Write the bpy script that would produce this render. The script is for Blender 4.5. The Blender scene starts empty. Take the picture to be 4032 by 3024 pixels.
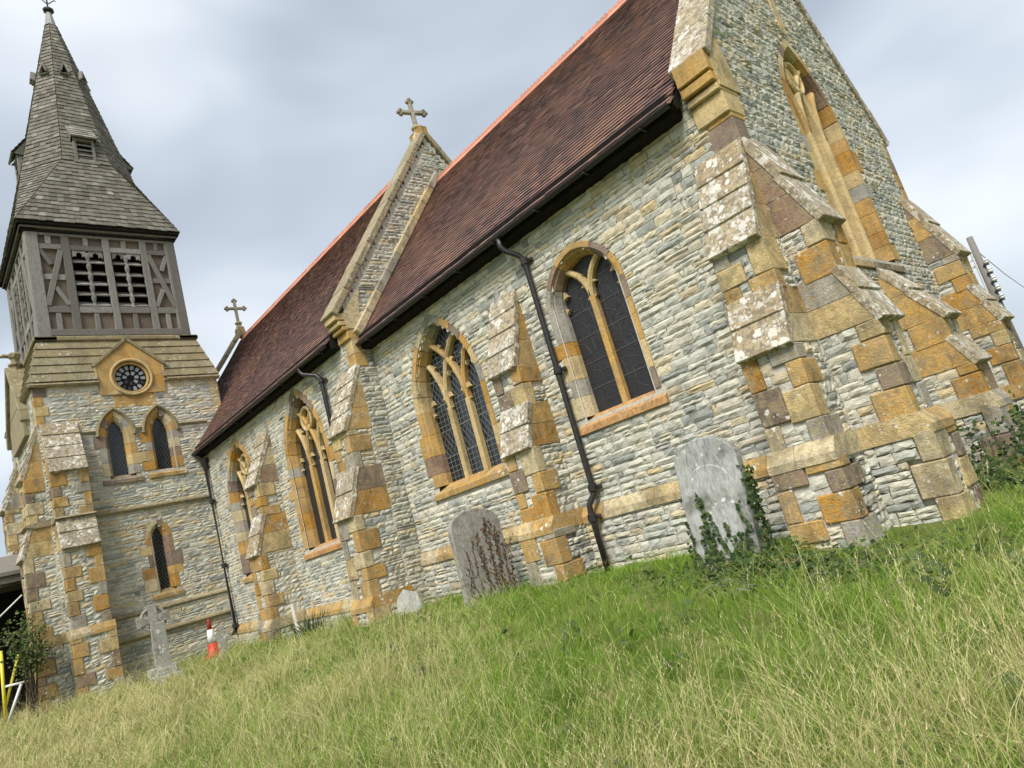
import bpy, math, random
import numpy as np
from mathutils import Matrix, Vector

# ---------------------------------------------------------------- camera, sky, sun, exposure
scene = bpy.context.scene
col = scene.collection
rng = np.random.default_rng(11)
random.seed(11)
rad = math.radians

CAM = np.array([2.784, -7.2, 0.8])
CR = np.array([[0.63588739, 0.72319666, -0.26950663],
               [-0.32801384, -0.06284831, -0.94257997],
               [-0.69860872, 0.68777662, 0.19725407]])      # rows: right, down, forward
cam_data = bpy.data.cameras.new('camera')
cam_data.sensor_width = 36.0
cam_data.lens = 24.0
cam_data.clip_start = 0.05
cam_data.clip_end = 6000.0
cam = bpy.data.objects.new('camera', cam_data)
col.objects.link(cam)
m = Matrix.Identity(4)
for i in range(3):
    m[i][0] = CR[0][i]; m[i][1] = -CR[1][i]; m[i][2] = -CR[2][i]; m[i][3] = CAM[i]
cam.matrix_world = m
scene.camera = cam

SUN_EL, SUN_AZ = rad(50), rad(152)       # azimuth clockwise from north (+y): south-south-east
world = bpy.data.worlds.new('World')
scene.world = world
world.use_nodes = True
wn, wl = world.node_tree.nodes, world.node_tree.links
wn.clear()
w_out = wn.new('ShaderNodeOutputWorld')
w_bg = wn.new('ShaderNodeBackground')
w_sky = wn.new('ShaderNodeTexSky')
w_sky.sky_type = 'NISHITA'
w_sky.sun_disc = False
w_sky.sun_elevation = SUN_EL
w_sky.sun_rotation = SUN_AZ
w_sky.air_density = 1.0
w_sky.dust_density = 2.0
w_tc = wn.new('ShaderNodeTexCoord')
w_map = wn.new('ShaderNodeMapping')
w_map.inputs['Scale'].default_value = (1.0, 1.0, 2.2)
w_map.inputs['Location'].default_value = (9.1, 4.6, 5.5)
w_n1 = wn.new('ShaderNodeTexNoise')
w_n1.inputs['Scale'].default_value = 1.9
w_n1.inputs['Detail'].default_value = 3.0
w_n1.inputs['Roughness'].default_value = 0.42
w_n1.inputs['Distortion'].default_value = 0.35
w_r1 = wn.new('ShaderNodeValToRGB')
e = w_r1.color_ramp.elements
e[0].position, e[0].color = 0.34, (4.1, 4.7, 5.45, 1)
e[1].position, e[1].color = 0.66, (8.7, 9.15, 9.6, 1)
k = w_r1.color_ramp.elements.new(0.50); k.color = (5.9, 6.6, 7.45, 1)
w_mix = wn.new('ShaderNodeMixRGB')
w_mix.inputs['Fac'].default_value = 0.86
wl.new(w_tc.outputs['Generated'], w_map.inputs['Vector'])
wl.new(w_map.outputs['Vector'], w_n1.inputs['Vector'])
wl.new(w_n1.outputs['Fac'], w_r1.inputs['Fac'])
wl.new(w_sky.outputs['Color'], w_mix.inputs['Color1'])
wl.new(w_r1.outputs['Color'], w_mix.inputs['Color2'])
wl.new(w_mix.outputs['Color'], w_bg.inputs['Color'])
w_bg.inputs['Strength'].default_value = 0.056
wl.new(w_bg.outputs['Background'], w_out.inputs['Surface'])

sun_data = bpy.data.lights.new('sun', 'SUN')
sun_data.energy = 2.2
sun_data.angle = rad(24)
sun_data.color = (1.0, 0.95, 0.88)
sun = bpy.data.objects.new('sun', sun_data)
col.objects.link(sun)
sd = Vector((math.sin(SUN_AZ) * math.cos(SUN_EL), math.cos(SUN_AZ) * math.cos(SUN_EL), math.sin(SUN_EL)))
sun.rotation_euler = sd.to_track_quat('Z', 'Y').to_euler()

scene.view_settings.view_transform = 'Standard'
scene.view_settings.look = 'None'
scene.view_settings.exposure = 1.1
scene.view_settings.gamma = 1.0
scene.view_settings.use_curve_mapping = False
scene.render.engine = 'CYCLES'
scene.cycles.max_bounces = 5
scene.cycles.diffuse_bounces = 3
scene.cycles.glossy_bounces = 2
scene.cycles.transparent_max_bounces = 4
scene.cycles.use_denoising = True
scene.cycles.adaptive_threshold = 0.02

# ---------------------------------------------------------------- mesh helpers
def link(o, parent=None):
    col.objects.link(o)
    if parent is not None:
        o.parent = parent
    return o

def empty(name, loc=(0, 0, 0), parent=None, label=None, cat=None, group=None):
    o = bpy.data.objects.new(name, None)
    o.empty_display_size = 0.2
    link(o, parent)
    o.location = loc
    tag(o, label, cat, group)
    return o

def tag(o, label=None, cat=None, group=None, kind=None):
    if label: o['label'] = label
    if cat: o['category'] = cat
    if group: o['group'] = group
    if kind: o['kind'] = kind
    return o

def raw_mesh(name, v, f, r, mat, smooth=False):
    me = bpy.data.meshes.new(name)
    me.from_pydata(np.asarray(v, float).tolist(), [], f)
    a = me.attributes.new('rnd', 'FLOAT', 'FACE')
    a.data.foreach_set('value', np.asarray(r, np.float32))
    if mat: me.materials.append(mat)
    if smooth:
        me.polygons.foreach_set('use_smooth', [True] * len(f))
    me.update()
    return me

class MB:
    """collects pieces and links them as ONE mesh object"""
    def __init__(self):
        self.v, self.f, self.r, self.n = [], [], [], 0
    def add(self, v, f, rnd=None):
        v = np.asarray(v, float)
        if rnd is None: rnd = rng.random()
        n = self.n
        self.v.append(v)
        self.f.extend([tuple(i + n for i in q) for q in f])
        self.r.extend([rnd] * len(f))
        self.n += len(v)
        return self
    def build(self, name, mat, parent=None, kind=None, smooth=False):
        if not self.v: return None
        o = bpy.data.objects.new(name, raw_mesh(name, np.concatenate(self.v), self.f, self.r, mat, smooth))
        link(o, parent)
        if kind: o['kind'] = kind
        return o

def piece(name, vf, mat, parent, rnd=None, smooth=False):
    return MB().add(vf[0], vf[1], rnd).build(name, mat, parent, smooth=smooth)

class Frame:
    """wall frame: u along the wall, z up, d outward (u x z = n)"""
    def __init__(self, o, u, n, z=(0, 0, 1)):
        self.o, self.u, self.n, self.z = (np.array(a, float) for a in (o, u, n, z))
    def __call__(self, p):
        p = np.asarray(p, float)
        return self.o + p[..., 0:1] * self.u + p[..., 1:2] * self.z + p[..., 2:3] * self.n
    def at(self, u, z=0.0, d=0.0):
        return Frame(self.o + u * self.u + z * self.z + d * self.n, self.u, self.n, self.z)
    def side(self, right):
        """frame of a flank: outward = +u (right) or -u; its own u runs so that u x z = n"""
        return Frame(self.o, -self.n, self.u, self.z) if right else Frame(self.o, self.n, -self.u, self.z)

def _cbox_topology():
    cs = [(a, b, c) for a in (-1, 1) for b in (-1, 1) for c in (-1, 1)]
    idx = {(s, a): 3 * i + a for i, s in enumerate(cs) for a in range(3)}
    unit = np.array([[(1.0 if ax == a else 0.8) * s[ax] for ax in range(3)] for s in cs for a in range(3)])
    fs = []
    for a in range(3):
        o1, o2 = [x for x in range(3) if x != a]
        for sg in (-1, 1):
            q = []
            for s1, s2 in ((-1, -1), (1, -1), (1, 1), (-1, 1)):
                s = [0, 0, 0]; s[a], s[o1], s[o2] = sg, s1, s2
                q.append(idx[(tuple(s), a)])
            fs.append(q)
    for c in range(3):
        a, b = [x for x in range(3) if x != c]
        for sa in (-1, 1):
            for sb in (-1, 1):
                lo, hi = [0, 0, 0], [0, 0, 0]
                lo[a] = hi[a] = sa; lo[b] = hi[b] = sb; lo[c], hi[c] = -1, 1
                lo, hi = tuple(lo), tuple(hi)
                fs.append([idx[(lo, a)], idx[(hi, a)], idx[(hi, b)], idx[(lo, b)]])
    for s in cs:
        fs.append([idx[(s, 0)], idx[(s, 1)], idx[(s, 2)]])
    out = []
    for q in fs:
        p = unit[q]
        nrm = np.cross(p[1] - p[0], p[2] - p[0])
        out.append(tuple(q) if nrm @ p.mean(0) > 0 else tuple(reversed(q)))
    return cs, out
_CS, _CF = _cbox_topology()

def cbox(u0, u1, z0, z1, d0, d1, bev=0.008, jit=0.0):
    """chamfered box in frame coordinates (u, z, d); 44 triangles"""
    lo, hi = np.array([u0, z0, d0], float), np.array([u1, z1, d1], float)
    bev = min(bev, 0.3 * (hi - lo).min())
    v = []
    for s in _CS:
        base = np.where(np.array(s) > 0, hi, lo)
        if jit: base = base + rng.normal(0, jit, 3)
        for a in range(3):
            p = base.copy()
            for ax in range(3):
                if ax != a: p[ax] -= s[ax] * bev
            v.append(p)
    return np.array(v), _CF

def fbox(F, *a, **k):
    v, f = cbox(*a, **k)
    return F(v), f

def bar(p0, p1, wa, wb, up=(0, 0, 1), bev=0.006, ext=0.0):
    """chamfered beam from p0 to p1, wa wide, wb along up"""
    p0, p1 = np.array(p0, float), np.array(p1, float)
    t = p1 - p0; L = np.linalg.norm(t); t /= L
    up = np.array(up, float)
    s = np.cross(t, up)
    if np.linalg.norm(s) < 1e-6: s = np.cross(t, (1.0, 0, 0))
    s /= np.linalg.norm(s)
    w = np.cross(s, t)
    v, f = cbox(-wa / 2, wa / 2, -wb / 2, wb / 2, -ext, L + ext, bev)
    # (s, w, t): s x w = ? keep the winding outward
    if np.dot(np.cross(s, w), t) < 0: s = -s
    return p0 + v[:, 0:1] * s + v[:, 1:2] * w + v[:, 2:3] * t, f

def prism(F, poly, d0, d1):
    """polygon in (u, z), counter-clockwise seen from outside, extruded d0..d1"""
    n = len(poly)
    p = np.array([(a, b, d1) for a, b in poly] + [(a, b, d0) for a, b in poly], float)
    f = [tuple(range(n)), tuple(range(2 * n - 1, n - 1, -1))]
    f += [(i, n + i, n + (i + 1) % n, (i + 1) % n) for i in range(n)]
    return F(p), f

def lathe(c, prof, n=12, ax=(0, 0, 1)):
    """prof: (radius, height) from the bottom up, about axis ax through c"""
    ax = np.array(ax, float); ax /= np.linalg.norm(ax)
    a = np.cross(ax, (1.0, 0, 0))
    if np.linalg.norm(a) < 1e-3: a = np.cross(ax, (0, 1.0, 0))
    a /= np.linalg.norm(a); b = np.cross(ax, a)
    v, f = [], []
    for r, h in prof:
        for i in range(n):
            t = 2 * math.pi * i / n
            v.append(np.array(c) + ax * h + r * (a * math.cos(t) + b * math.sin(t)))
    for j in range(len(prof) - 1):
        for i in range(n):
            k = (i + 1) % n
            f.append((j * n + i, j * n + k, (j + 1) * n + k, (j + 1) * n + i))
    f.append(tuple(range(n - 1, -1, -1)))
    f.append(tuple((len(prof) - 1) * n + i for i in range(n)))
    return np.array(v), f

def tube(pts, r, n=8):
    pts = np.array(pts, float)
    rr = np.full(len(pts), r) if np.isscalar(r) else np.array(r, float)
    v, f = [], []
    t0 = pts[1] - pts[0]
    ref = np.array([0, 0, 1.0]) if abs(t0[2]) < 0.9 * np.linalg.norm(t0) else np.array([1.0, 0, 0])
    for i, p in enumerate(pts):
        t = pts[min(i + 1, len(pts) - 1)] - pts[max(i - 1, 0)]
        t /= np.linalg.norm(t)
        a = np.cross(t, ref); a /= np.linalg.norm(a); b = np.cross(t, a)
        for k in range(n):
            th = 2 * math.pi * k / n
            v.append(p + rr[i] * (a * math.cos(th) + b * math.sin(th)))
    for i in range(len(pts) - 1):
        for k in range(n):
            l = (k + 1) % n
            f.append((i * n + k, i * n + l, (i + 1) * n + l, (i + 1) * n + k))
    f.append(tuple(range(n - 1, -1, -1)))
    f.append(tuple((len(pts) - 1) * n + k for k in range(n)))
    return np.array(v), f

def arcpts(c, r, t0, t1, n):
    return [(c[0] + r * math.cos(t0 + (t1 - t0) * i / n), c[1] + r * math.sin(t0 + (t1 - t0) * i / n)) for i in range(n + 1)]

# ---------------------------------------------------------------- materials
def new_mat(name):
    mt = bpy.data.materials.new(name)
    mt.use_nodes = True
    nt = mt.node_tree
    return mt, nt, nt.nodes['Principled BSDF']

def nd(nt, t, **kw):
    n = nt.nodes.new(t)
    for k, v in kw.items():
        if k in n.inputs: n.inputs[k].default_value = v
        else: setattr(n, k, v)
    return n

def pos(nt, scale=(1, 1, 1)):
    g = nd(nt, 'ShaderNodeNewGeometry')
    mp = nd(nt, 'ShaderNodeMapping')
    mp.inputs['Scale'].default_value = scale
    nt.links.new(g.outputs['Position'], mp.inputs['Vector'])
    return mp.outputs['Vector']

def noise(nt, vec, scale, detail=4, rough=0.6):
    n = nd(nt, 'ShaderNodeTexNoise', Scale=scale, Detail=detail, Roughness=rough)
    nt.links.new(vec, n.inputs['Vector'])
    return n.outputs['Fac']

def ramp(nt, fac, stops, interp='LINEAR'):
    r = nd(nt, 'ShaderNodeValToRGB')
    cr = r.color_ramp
    cr.interpolation = interp
    while len(cr.elements) < len(stops): cr.elements.new(0.5)
    for el, (p, c) in zip(cr.elements, stops):
        el.position = p
        el.color = (*c, 1) if len(c) == 3 else c
    nt.links.new(fac, r.inputs['Fac'])
    return r.outputs['Color']

def g3(x): return (x, x, x)

def mixc(nt, fac, a, b, mode='MIX'):
    x = nd(nt, 'ShaderNodeMixRGB', blend_type=mode)
    if isinstance(fac, (int, float)): x.inputs['Fac'].default_value = fac
    else: nt.links.new(fac, x.inputs['Fac'])
    for i, s in (('Color1', a), ('Color2', b)):
        if isinstance(s, tuple): x.inputs[i].default_value = (*s, 1) if len(s) == 3 else s
        else: nt.links.new(s, x.inputs[i])
    return x.outputs['Color']

def attr(nt, name='rnd', typ='GEOMETRY'):
    a = nd(nt, 'ShaderNodeAttribute', attribute_name=name, attribute_type=typ)
    return a.outputs['Fac']

def mth(nt, op, a, b=None):
    x = nd(nt, 'ShaderNodeMath', operation=op)
    for i, s in ((0, a), (1, b)):
        if s is None: continue
        if isinstance(s, (int, float)): x.inputs[i].default_value = s
        else: nt.links.new(s, x.inputs[i])
    return x.outputs['Value']

def bump(nt, bs, h, strength=0.5, dist=0.01):
    b = nd(nt, 'ShaderNodeBump', Strength=strength, Distance=dist)
    nt.links.new(h, b.inputs['Height'])
    nt.links.new(b.outputs['Normal'], bs.inputs['Normal'])

def stone_mat(name, stops, streak=(3, 3, 26), lich=0.0, lichcol=((0.62, 0.60, 0.53), (0.40, 0.33, 0.14)), grime=0.35, blotch=9.0, interp='LINEAR', bmp=0.6, contrast=0.45, mottle=0.0, stain=0.0):
    mt, nt, bs = new_mat(name)
    base = ramp(nt, attr(nt), stops, interp)
    p = pos(nt)
    s1 = noise(nt, pos(nt, streak), 6.0, 3, 0.65)
    c = mixc(nt, 1.0, base, ramp(nt, s1, [(0.25, g3(1 - contrast)), (0.5, g3(0.98)), (0.78, g3(1 + contrast * 0.55))]), 'MULTIPLY')
    if mottle:
        mo = noise(nt, p, 2.3, 3, 0.7)
        c = mixc(nt, ramp(nt, mo, [(0.40, g3(0)), (0.62, g3(mottle))]), c, mixc(nt, 0.5, c, (0.40, 0.33, 0.21)))
    b1 = noise(nt, p, blotch, 3, 0.65)
    c = mixc(nt, ramp(nt, b1, [(0.52, g3(0)), (0.66, g3(grime))]), c, (0.15, 0.145, 0.125))
    if stain:
        sn = noise(nt, pos(nt, (1.5, 1.5, 0.8)), 1.9, 4, 0.7)
        c = mixc(nt, ramp(nt, sn, [(0.47, g3(0)), (0.66, g3(stain))]), c, mixc(nt, 1.0, c, (0.40, 0.40, 0.41), 'MULTIPLY'))
    if lich > 0:
        l1 = noise(nt, p, 14.0, 2, 0.6)
        c = mixc(nt, ramp(nt, l1, [(0.50, g3(0)), (0.60, g3(min(1, lich)))]), c, lichcol[1])
        wp = mixc(nt, 0.05, p, noise_col(nt, p, 30.0), 'ADD')
        l2 = ramp(nt, noise(nt, p, 3.2, 3, 0.7), [(0.36, g3(0.05)), (0.64, g3(1))])
        for sc_v, amt, tone in ((30.0, 0.85, 0.9), (11.0, 0.75, 1.08)):
            vo = nd(nt, 'ShaderNodeTexVoronoi', Scale=sc_v, feature='F1', Randomness=1.0)
            nt.links.new(wp, vo.inputs['Vector'])
            sp = nd(nt, 'ShaderNodeSeparateColor')
            nt.links.new(vo.outputs['Color'], sp.inputs[0])
            thr = mth(nt, 'MULTIPLY', mth(nt, 'MULTIPLY', mth(nt, 'POWER', sp.outputs[0], 1.8), l2), amt * lich)
            edge = mth(nt, 'MULTIPLY', mth(nt, 'SUBTRACT', thr, vo.outputs['Distance']), 14.0)
            cl = nd(nt, 'ShaderNodeClamp'); nt.links.new(edge, cl.inputs['Value'])
            shade = mixc(nt, sp.outputs[1], tuple(0.66 * tone * x for x in lichcol[0]), tuple(min(0.8, tone * x) for x in lichcol[0]))
            c = mixc(nt, mth(nt, 'MULTIPLY', cl.outputs['Result'], 0.9), c, shade)
    nt.links.new(c, bs.inputs['Base Color'])
    bs.inputs['Roughness'].default_value = 0.92
    bs.inputs['Specular IOR Level'].default_value = 0.2
    h = mth(nt, 'ADD', mth(nt, 'MULTIPLY', s1, 1.0), mth(nt, 'MULTIPLY', noise(nt, p, 60.0, 2, 0.7), 0.5))
    bump(nt, bs, h, bmp, 0.02)
    return mt

def noise_col(nt, vec, scale):
    n = nd(nt, 'ShaderNodeTexNoise', Scale=scale, Detail=3)
    nt.links.new(vec, n.inputs['Vector'])
    return n.outputs['Color']

LIAS = [(0.0, (0.301, 0.315, 0.290)), (0.08, (0.402, 0.415, 0.378)), (0.20, (0.502, 0.510, 0.445)), (0.34, (0.603, 0.595, 0.513)),
        (0.50, (0.663, 0.630, 0.518)), (0.64, (0.583, 0.580, 0.504)), (0.76, (0.673, 0.590, 0.416)), (0.86, (0.543, 0.540, 0.475)), (0.95, (0.633, 0.510, 0.300)), (1.0, (0.422, 0.390, 0.319))]
M_LIAS = stone_mat('lias_rubble', LIAS, grime=0.34, blotch=2.6, contrast=0.36, stain=0.3)
LIAS_E = [(p, tuple(0.90 * x for x in c)) for p, c in LIAS]
M_LIASE = stone_mat('lias_rubble_weathered', LIAS_E, grime=0.50, blotch=9.0, contrast=0.45, lich=0.25, lichcol=((0.55, 0.55, 0.5), (0.34, 0.32, 0.24)))
HAM = [(0.0, (0.47, 0.25, 0.055)), (0.18, (0.52, 0.32, 0.10)), (0.36, (0.57, 0.43, 0.21)), (0.54, (0.49, 0.31, 0.115)), (0.66, (0.215, 0.16, 0.13)), (0.76, (0.58, 0.49, 0.31)), (0.86, (0.36, 0.34, 0.30)), (0.93, (0.27, 0.18, 0.13))]
M_HAM = stone_mat('ham_stone_dressing', HAM, streak=(4, 4, 7), grime=0.30, blotch=4.0, interp='CONSTANT', bmp=0.3, contrast=0.42, mottle=0.6, stain=0.55)
M_HAML = stone_mat('ham_stone_lichened', HAM, streak=(5, 5, 9), lich=0.62, grime=0.5, blotch=5.0, interp='CONSTANT', bmp=0.5, contrast=0.45, mottle=0.7, stain=0.8, lichcol=((0.66, 0.63, 0.56), (0.30, 0.24, 0.12)))
M_SLAB = stone_mat('weathered_slab', [(0, (0.33, 0.26, 0.15)), (0.5, (0.42, 0.36, 0.26)), (1, (0.33, 0.29, 0.22))], streak=(5, 5, 5), lich=1.65, grime=0.75, blotch=9.0, contrast=0.5, mottle=0.5, bmp=0.3, lichcol=((0.66, 0.63, 0.56), (0.22, 0.18, 0.12)))
M_SLABT = stone_mat('tower_slab', [(0, (0.25, 0.20, 0.11)), (0.5, (0.31, 0.26, 0.15)), (1, (0.28, 0.245, 0.16))], streak=(5, 5, 12), lich=0.7, grime=0.6, blotch=6.0, contrast=0.45, stain=0.5, mottle=0.5, lichcol=((0.52, 0.49, 0.40), (0.21, 0.185, 0.10)))
M_STRING = stone_mat('string_course_stone', [(0, (0.25, 0.21, 0.14)), (1, (0.34, 0.29, 0.20))], streak=(3, 3, 9), lich=0.5, grime=0.7, blotch=6.0, contrast=0.5)
M_MORT = stone_mat('lime_mortar', [(0, (0.50, 0.47, 0.40)), (1, (0.54, 0.51, 0.44))], streak=(9, 9, 9), grime=0.45, contrast=0.3, bmp=0.4)
M_GRAVE = stone_mat('grave_stone', [(0, (0.34, 0.35, 0.34)), (1, (0.43, 0.44, 0.42))], streak=(7, 7, 2), lich=0.6, grime=0.8, blotch=3.0, contrast=0.5, stain=0.7, bmp=0.25, lichcol=((0.62, 0.61, 0.57), (0.33, 0.33, 0.29)))
M_GRAVED = stone_mat('grave_stone_stained', [(0, (0.27, 0.27, 0.25)), (1, (0.35, 0.34, 0.31))], streak=(9, 9, 2), lich=0.5, grime=0.85, blotch=6.0, contrast=0.5, bmp=0.25, lichcol=((0.55, 0.54, 0.50), (0.24, 0.19, 0.13)))
M_LICHPOST = stone_mat('lichened_post', [(0, (0.27, 0.27, 0.24)), (1, (0.32, 0.32, 0.28))], lich=0.95, grime=0.6, lichcol=((0.7, 0.69, 0.64), (0.28, 0.28, 0.22)))

def tile_mat():
    mt, nt, bs = new_mat('clay_roof_tile')
    base = ramp(nt, attr(nt), [(0, (0.090, 0.058, 0.060)), (0.25, (0.135, 0.080, 0.076)), (0.5, (0.18, 0.100, 0.090)), (0.75, (0.24, 0.125, 0.098)), (0.9, (0.31, 0.18, 0.13)), (1, (0.19, 0.14, 0.135))])
    n1 = noise(nt, pos(nt), 0.8, 3, 0.6)
    c = mixc(nt, ramp(nt, n1, [(0.46, g3(0)), (0.68, g3(0.7))]), base, mixc(nt, attr(nt), (0.22, 0.125, 0.095), (0.34, 0.19, 0.13)))
    c = mixc(nt, ramp(nt, noise(nt, pos(nt), 12, 5, 0.7), [(0.56, g3(0)), (0.68, g3(0.65))]), c, (0.20, 0.175, 0.155))
    nt.links.new(c, bs.inputs['Base Color'])
    bs.inputs['Roughness'].default_value = 0.5
    bs.inputs['Specular IOR Level'].default_value = 0.6
    bump(nt, bs, noise(nt, pos(nt), 90, 3), 0.3, 0.004)
    return mt
M_TILE = tile_mat()

def simple(name, c0, c1, scale=8, rough=0.6, spec=0.4, metal=0.0, stretch=(1, 1, 1), bmp=0.2, dist=0.005):
    mt, nt, bs = new_mat(name)
    f = noise(nt, pos(nt, stretch), scale, 5, 0.65)
    c = ramp(nt, f, [(0.3, c0), (0.7, c1)])
    c = mixc(nt, 1.0, c, ramp(nt, attr(nt), [(0, g3(0.8)), (1, g3(1.15))]), 'MULTIPLY')
    nt.links.new(c, bs.inputs['Base Color'])
    bs.inputs['Roughness'].default_value = rough
    bs.inputs['Specular IOR Level'].default_value = spec
    bs.inputs['Metallic'].default_value = metal
    if bmp: bump(nt, bs, f, bmp, dist)
    return mt
M_RIDGE = simple('terracotta_ridge', (0.50, 0.20, 0.13), (0.62, 0.30, 0.21), 14, 0.8)
M_IRON = simple('black_cast_iron', (0.010, 0.010, 0.011), (0.030, 0.027, 0.024), 20, 0.42, 0.5)
M_SHINGLE = stone_mat('oak_shingle', [(0, (0.105, 0.096, 0.076)), (0.4, (0.165, 0.152, 0.125)), (0.8, (0.225, 0.21, 0.18)), (1, (0.36, 0.345, 0.31))], streak=(14, 14, 2), grime=0.5, blotch=3.0, contrast=0.45, bmp=0.4)
M_TIMBER = stone_mat('weathered_oak', [(0, (0.14, 0.13, 0.115)), (0.6, (0.225, 0.215, 0.195)), (1, (0.31, 0.30, 0.28))], streak=(22, 22, 1.6), grime=0.55, blotch=10.0, contrast=0.6, bmp=0.5)
M_TIMBERH = stone_mat('weathered_oak_rail', [(0, (0.14, 0.125, 0.11)), (0.6, (0.21, 0.197, 0.175)), (1, (0.30, 0.29, 0.27))], streak=(2, 2, 22), grime=0.6, blotch=8.0, contrast=0.6, bmp=0.5)
M_PANEL = stone_mat('brown_board_panel', [(0, (0.12, 0.088, 0.066)), (1, (0.17, 0.13, 0.10))], streak=(4, 4, 14), grime=0.5, blotch=5.0, contrast=0.35, bmp=0.2)
M_DARK = simple('dark_timber_and_shade', (0.012, 0.011, 0.010), (0.02, 0.018, 0.016), 6, 0.9, 0.1)  # near-black for dark timber and for shade set in as soffits and voids
M_LEADSH = simple('lead_sheet', (0.27, 0.27, 0.28), (0.36, 0.36, 0.37), 9, 0.55, 0.4)
M_CAME = simple('lead_came', (0.10, 0.105, 0.105), (0.17, 0.175, 0.17), 30, 0.6, 0.4)
M_CAMED = simple('dark_lead_came', (0.045, 0.045, 0.046), (0.075, 0.075, 0.075), 30, 0.6, 0.4)

def glass_mat(name, c, rough=0.12, wob=0.25):
    mt, nt, bs = new_mat(name)
    nz = noise(nt, pos(nt), 7, 3)
    col_ = mixc(nt, nz, tuple(0.6 * x for x in c), tuple(1.5 * x for x in c))
    nt.links.new(col_, bs.inputs['Base Color'])
    bs.inputs['Roughness'].default_value = rough
    bs.inputs['Specular IOR Level'].default_value = 0.5
    bump(nt, bs, noise(nt, pos(nt), 13, 2), wob, 0.01)
    return mt
M_GLASS = glass_mat('old_leaded_glass', (0.010, 0.016, 0.020), 0.15)
M_GLASSB = glass_mat('dark_stained_glass', (0.018, 0.018, 0.020), 0.5, 0.6)
M_PANE_SKY = glass_mat('sky_reflection_rose_pane', (0.26, 0.28, 0.30), 0.25)  # the paleness paints the sky's reflection into the glass colour
M_RED = simple('red_cone_plastic', (0.50, 0.035, 0.02), (0.62, 0.06, 0.035), 9, 0.5)
M_WHITE = simple('white_reflective_sleeve', (0.68, 0.68, 0.66), (0.78, 0.78, 0.77), 9, 0.45)
M_WHITEP = simple('white_painted_tube', (0.60, 0.60, 0.58), (0.75, 0.75, 0.73), 12, 0.4)
M_YELLOW = simple('yellow_painted_tube', (0.62, 0.50, 0.04), (0.74, 0.62, 0.07), 12, 0.45)
M_PALEWOOD = simple('pale_wood_stake', (0.50, 0.48, 0.42), (0.66, 0.64, 0.58), 9, 0.8, 0.2, stretch=(9, 9, 1))
M_BARK = simple('bark', (0.05, 0.04, 0.028), (0.12, 0.095, 0.07), 14, 0.9, 0.1, bmp=0.6, dist=0.02)
M_GREYWOOD = simple('grey_pole_wood', (0.17, 0.16, 0.145), (0.26, 0.245, 0.225), 10, 0.85, 0.2, stretch=(8, 8, 0.7))
M_RUST = stone_mat('rusty_sill_stone', [(0, (0.47, 0.25, 0.10)), (1, (0.55, 0.36, 0.17))], streak=(9, 9, 2), lich=0.4, grime=0.55, blotch=5.0, contrast=0.5, lichcol=((0.55, 0.45, 0.30), (0.24, 0.09, 0.045)))

def leaf_mat(name, c0, c1, c2=None, trans=0.3, spec=0.3):
    mt, nt, bs = new_mat(name)
    c = ramp(nt, attr(nt), [(0, c0), (0.7, c1), (1, c2 or c1)])
    nt.links.new(c, bs.inputs['Base Color'])
    bs.inputs['Roughness'].default_value = 0.6
    bs.inputs['Specular IOR Level'].default_value = spec
    tr = nd(nt, 'ShaderNodeBsdfTranslucent')
    nt.links.new(c, tr.inputs['Color'])
    mx = nd(nt, 'ShaderNodeMixShader', Fac=trans)
    nt.links.new(bs.outputs['BSDF'], mx.inputs[1]); nt.links.new(tr.outputs['BSDF'], mx.inputs[2])
    nt.links.new(mx.outputs['Shader'], nt.nodes['Material Output'].inputs['Surface'])
    return mt
M_IVY = leaf_mat('ivy_leaf', (0.022, 0.045, 0.018), (0.06, 0.10, 0.03), (0.12, 0.14, 0.05), 0.12, 0.12)
M_CREEP = leaf_mat('withered_creeper_leaf', (0.055, 0.035, 0.022), (0.16, 0.085, 0.035), (0.24, 0.13, 0.05), 0.1, 0.08)
M_LEAF = leaf_mat('bush_leaf', (0.04, 0.075, 0.02), (0.10, 0.15, 0.04), (0.17, 0.20, 0.06), 0.3)
M_TREELEAF = leaf_mat('tree_leaf', (0.03, 0.06, 0.02), (0.07, 0.115, 0.035), (0.11, 0.14, 0.05), 0.25)
M_BLADE = leaf_mat('strap_leaf', (0.02, 0.04, 0.018), (0.045, 0.08, 0.03), (0.10, 0.12, 0.05), 0.15)
# ---------------------------------------------------------------- masonry
church = empty('church', (0, 0, 0), label='Victorian stone parish church with red tiled roofs and a shingled spire', cat='church')
STONES = []          # every rubble stone of the walls: (score, verts, faces, rnd, part, material)

def view_score(c, n, area):
    r = CAM - c
    d = np.linalg.norm(r)
    cs = (r @ n) / d
    q = CR @ (c - CAM)
    if cs <= 0.02 or q[2] < 0.3: return 0.0
    x, y = 2016 + 2688 * q[0] / q[2], 1512 + 2688 * q[1] / q[2]
    if not (0 < x < 4032 and 0 < y < 3024): return 0.0
    return area * cs / d ** 2

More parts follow.
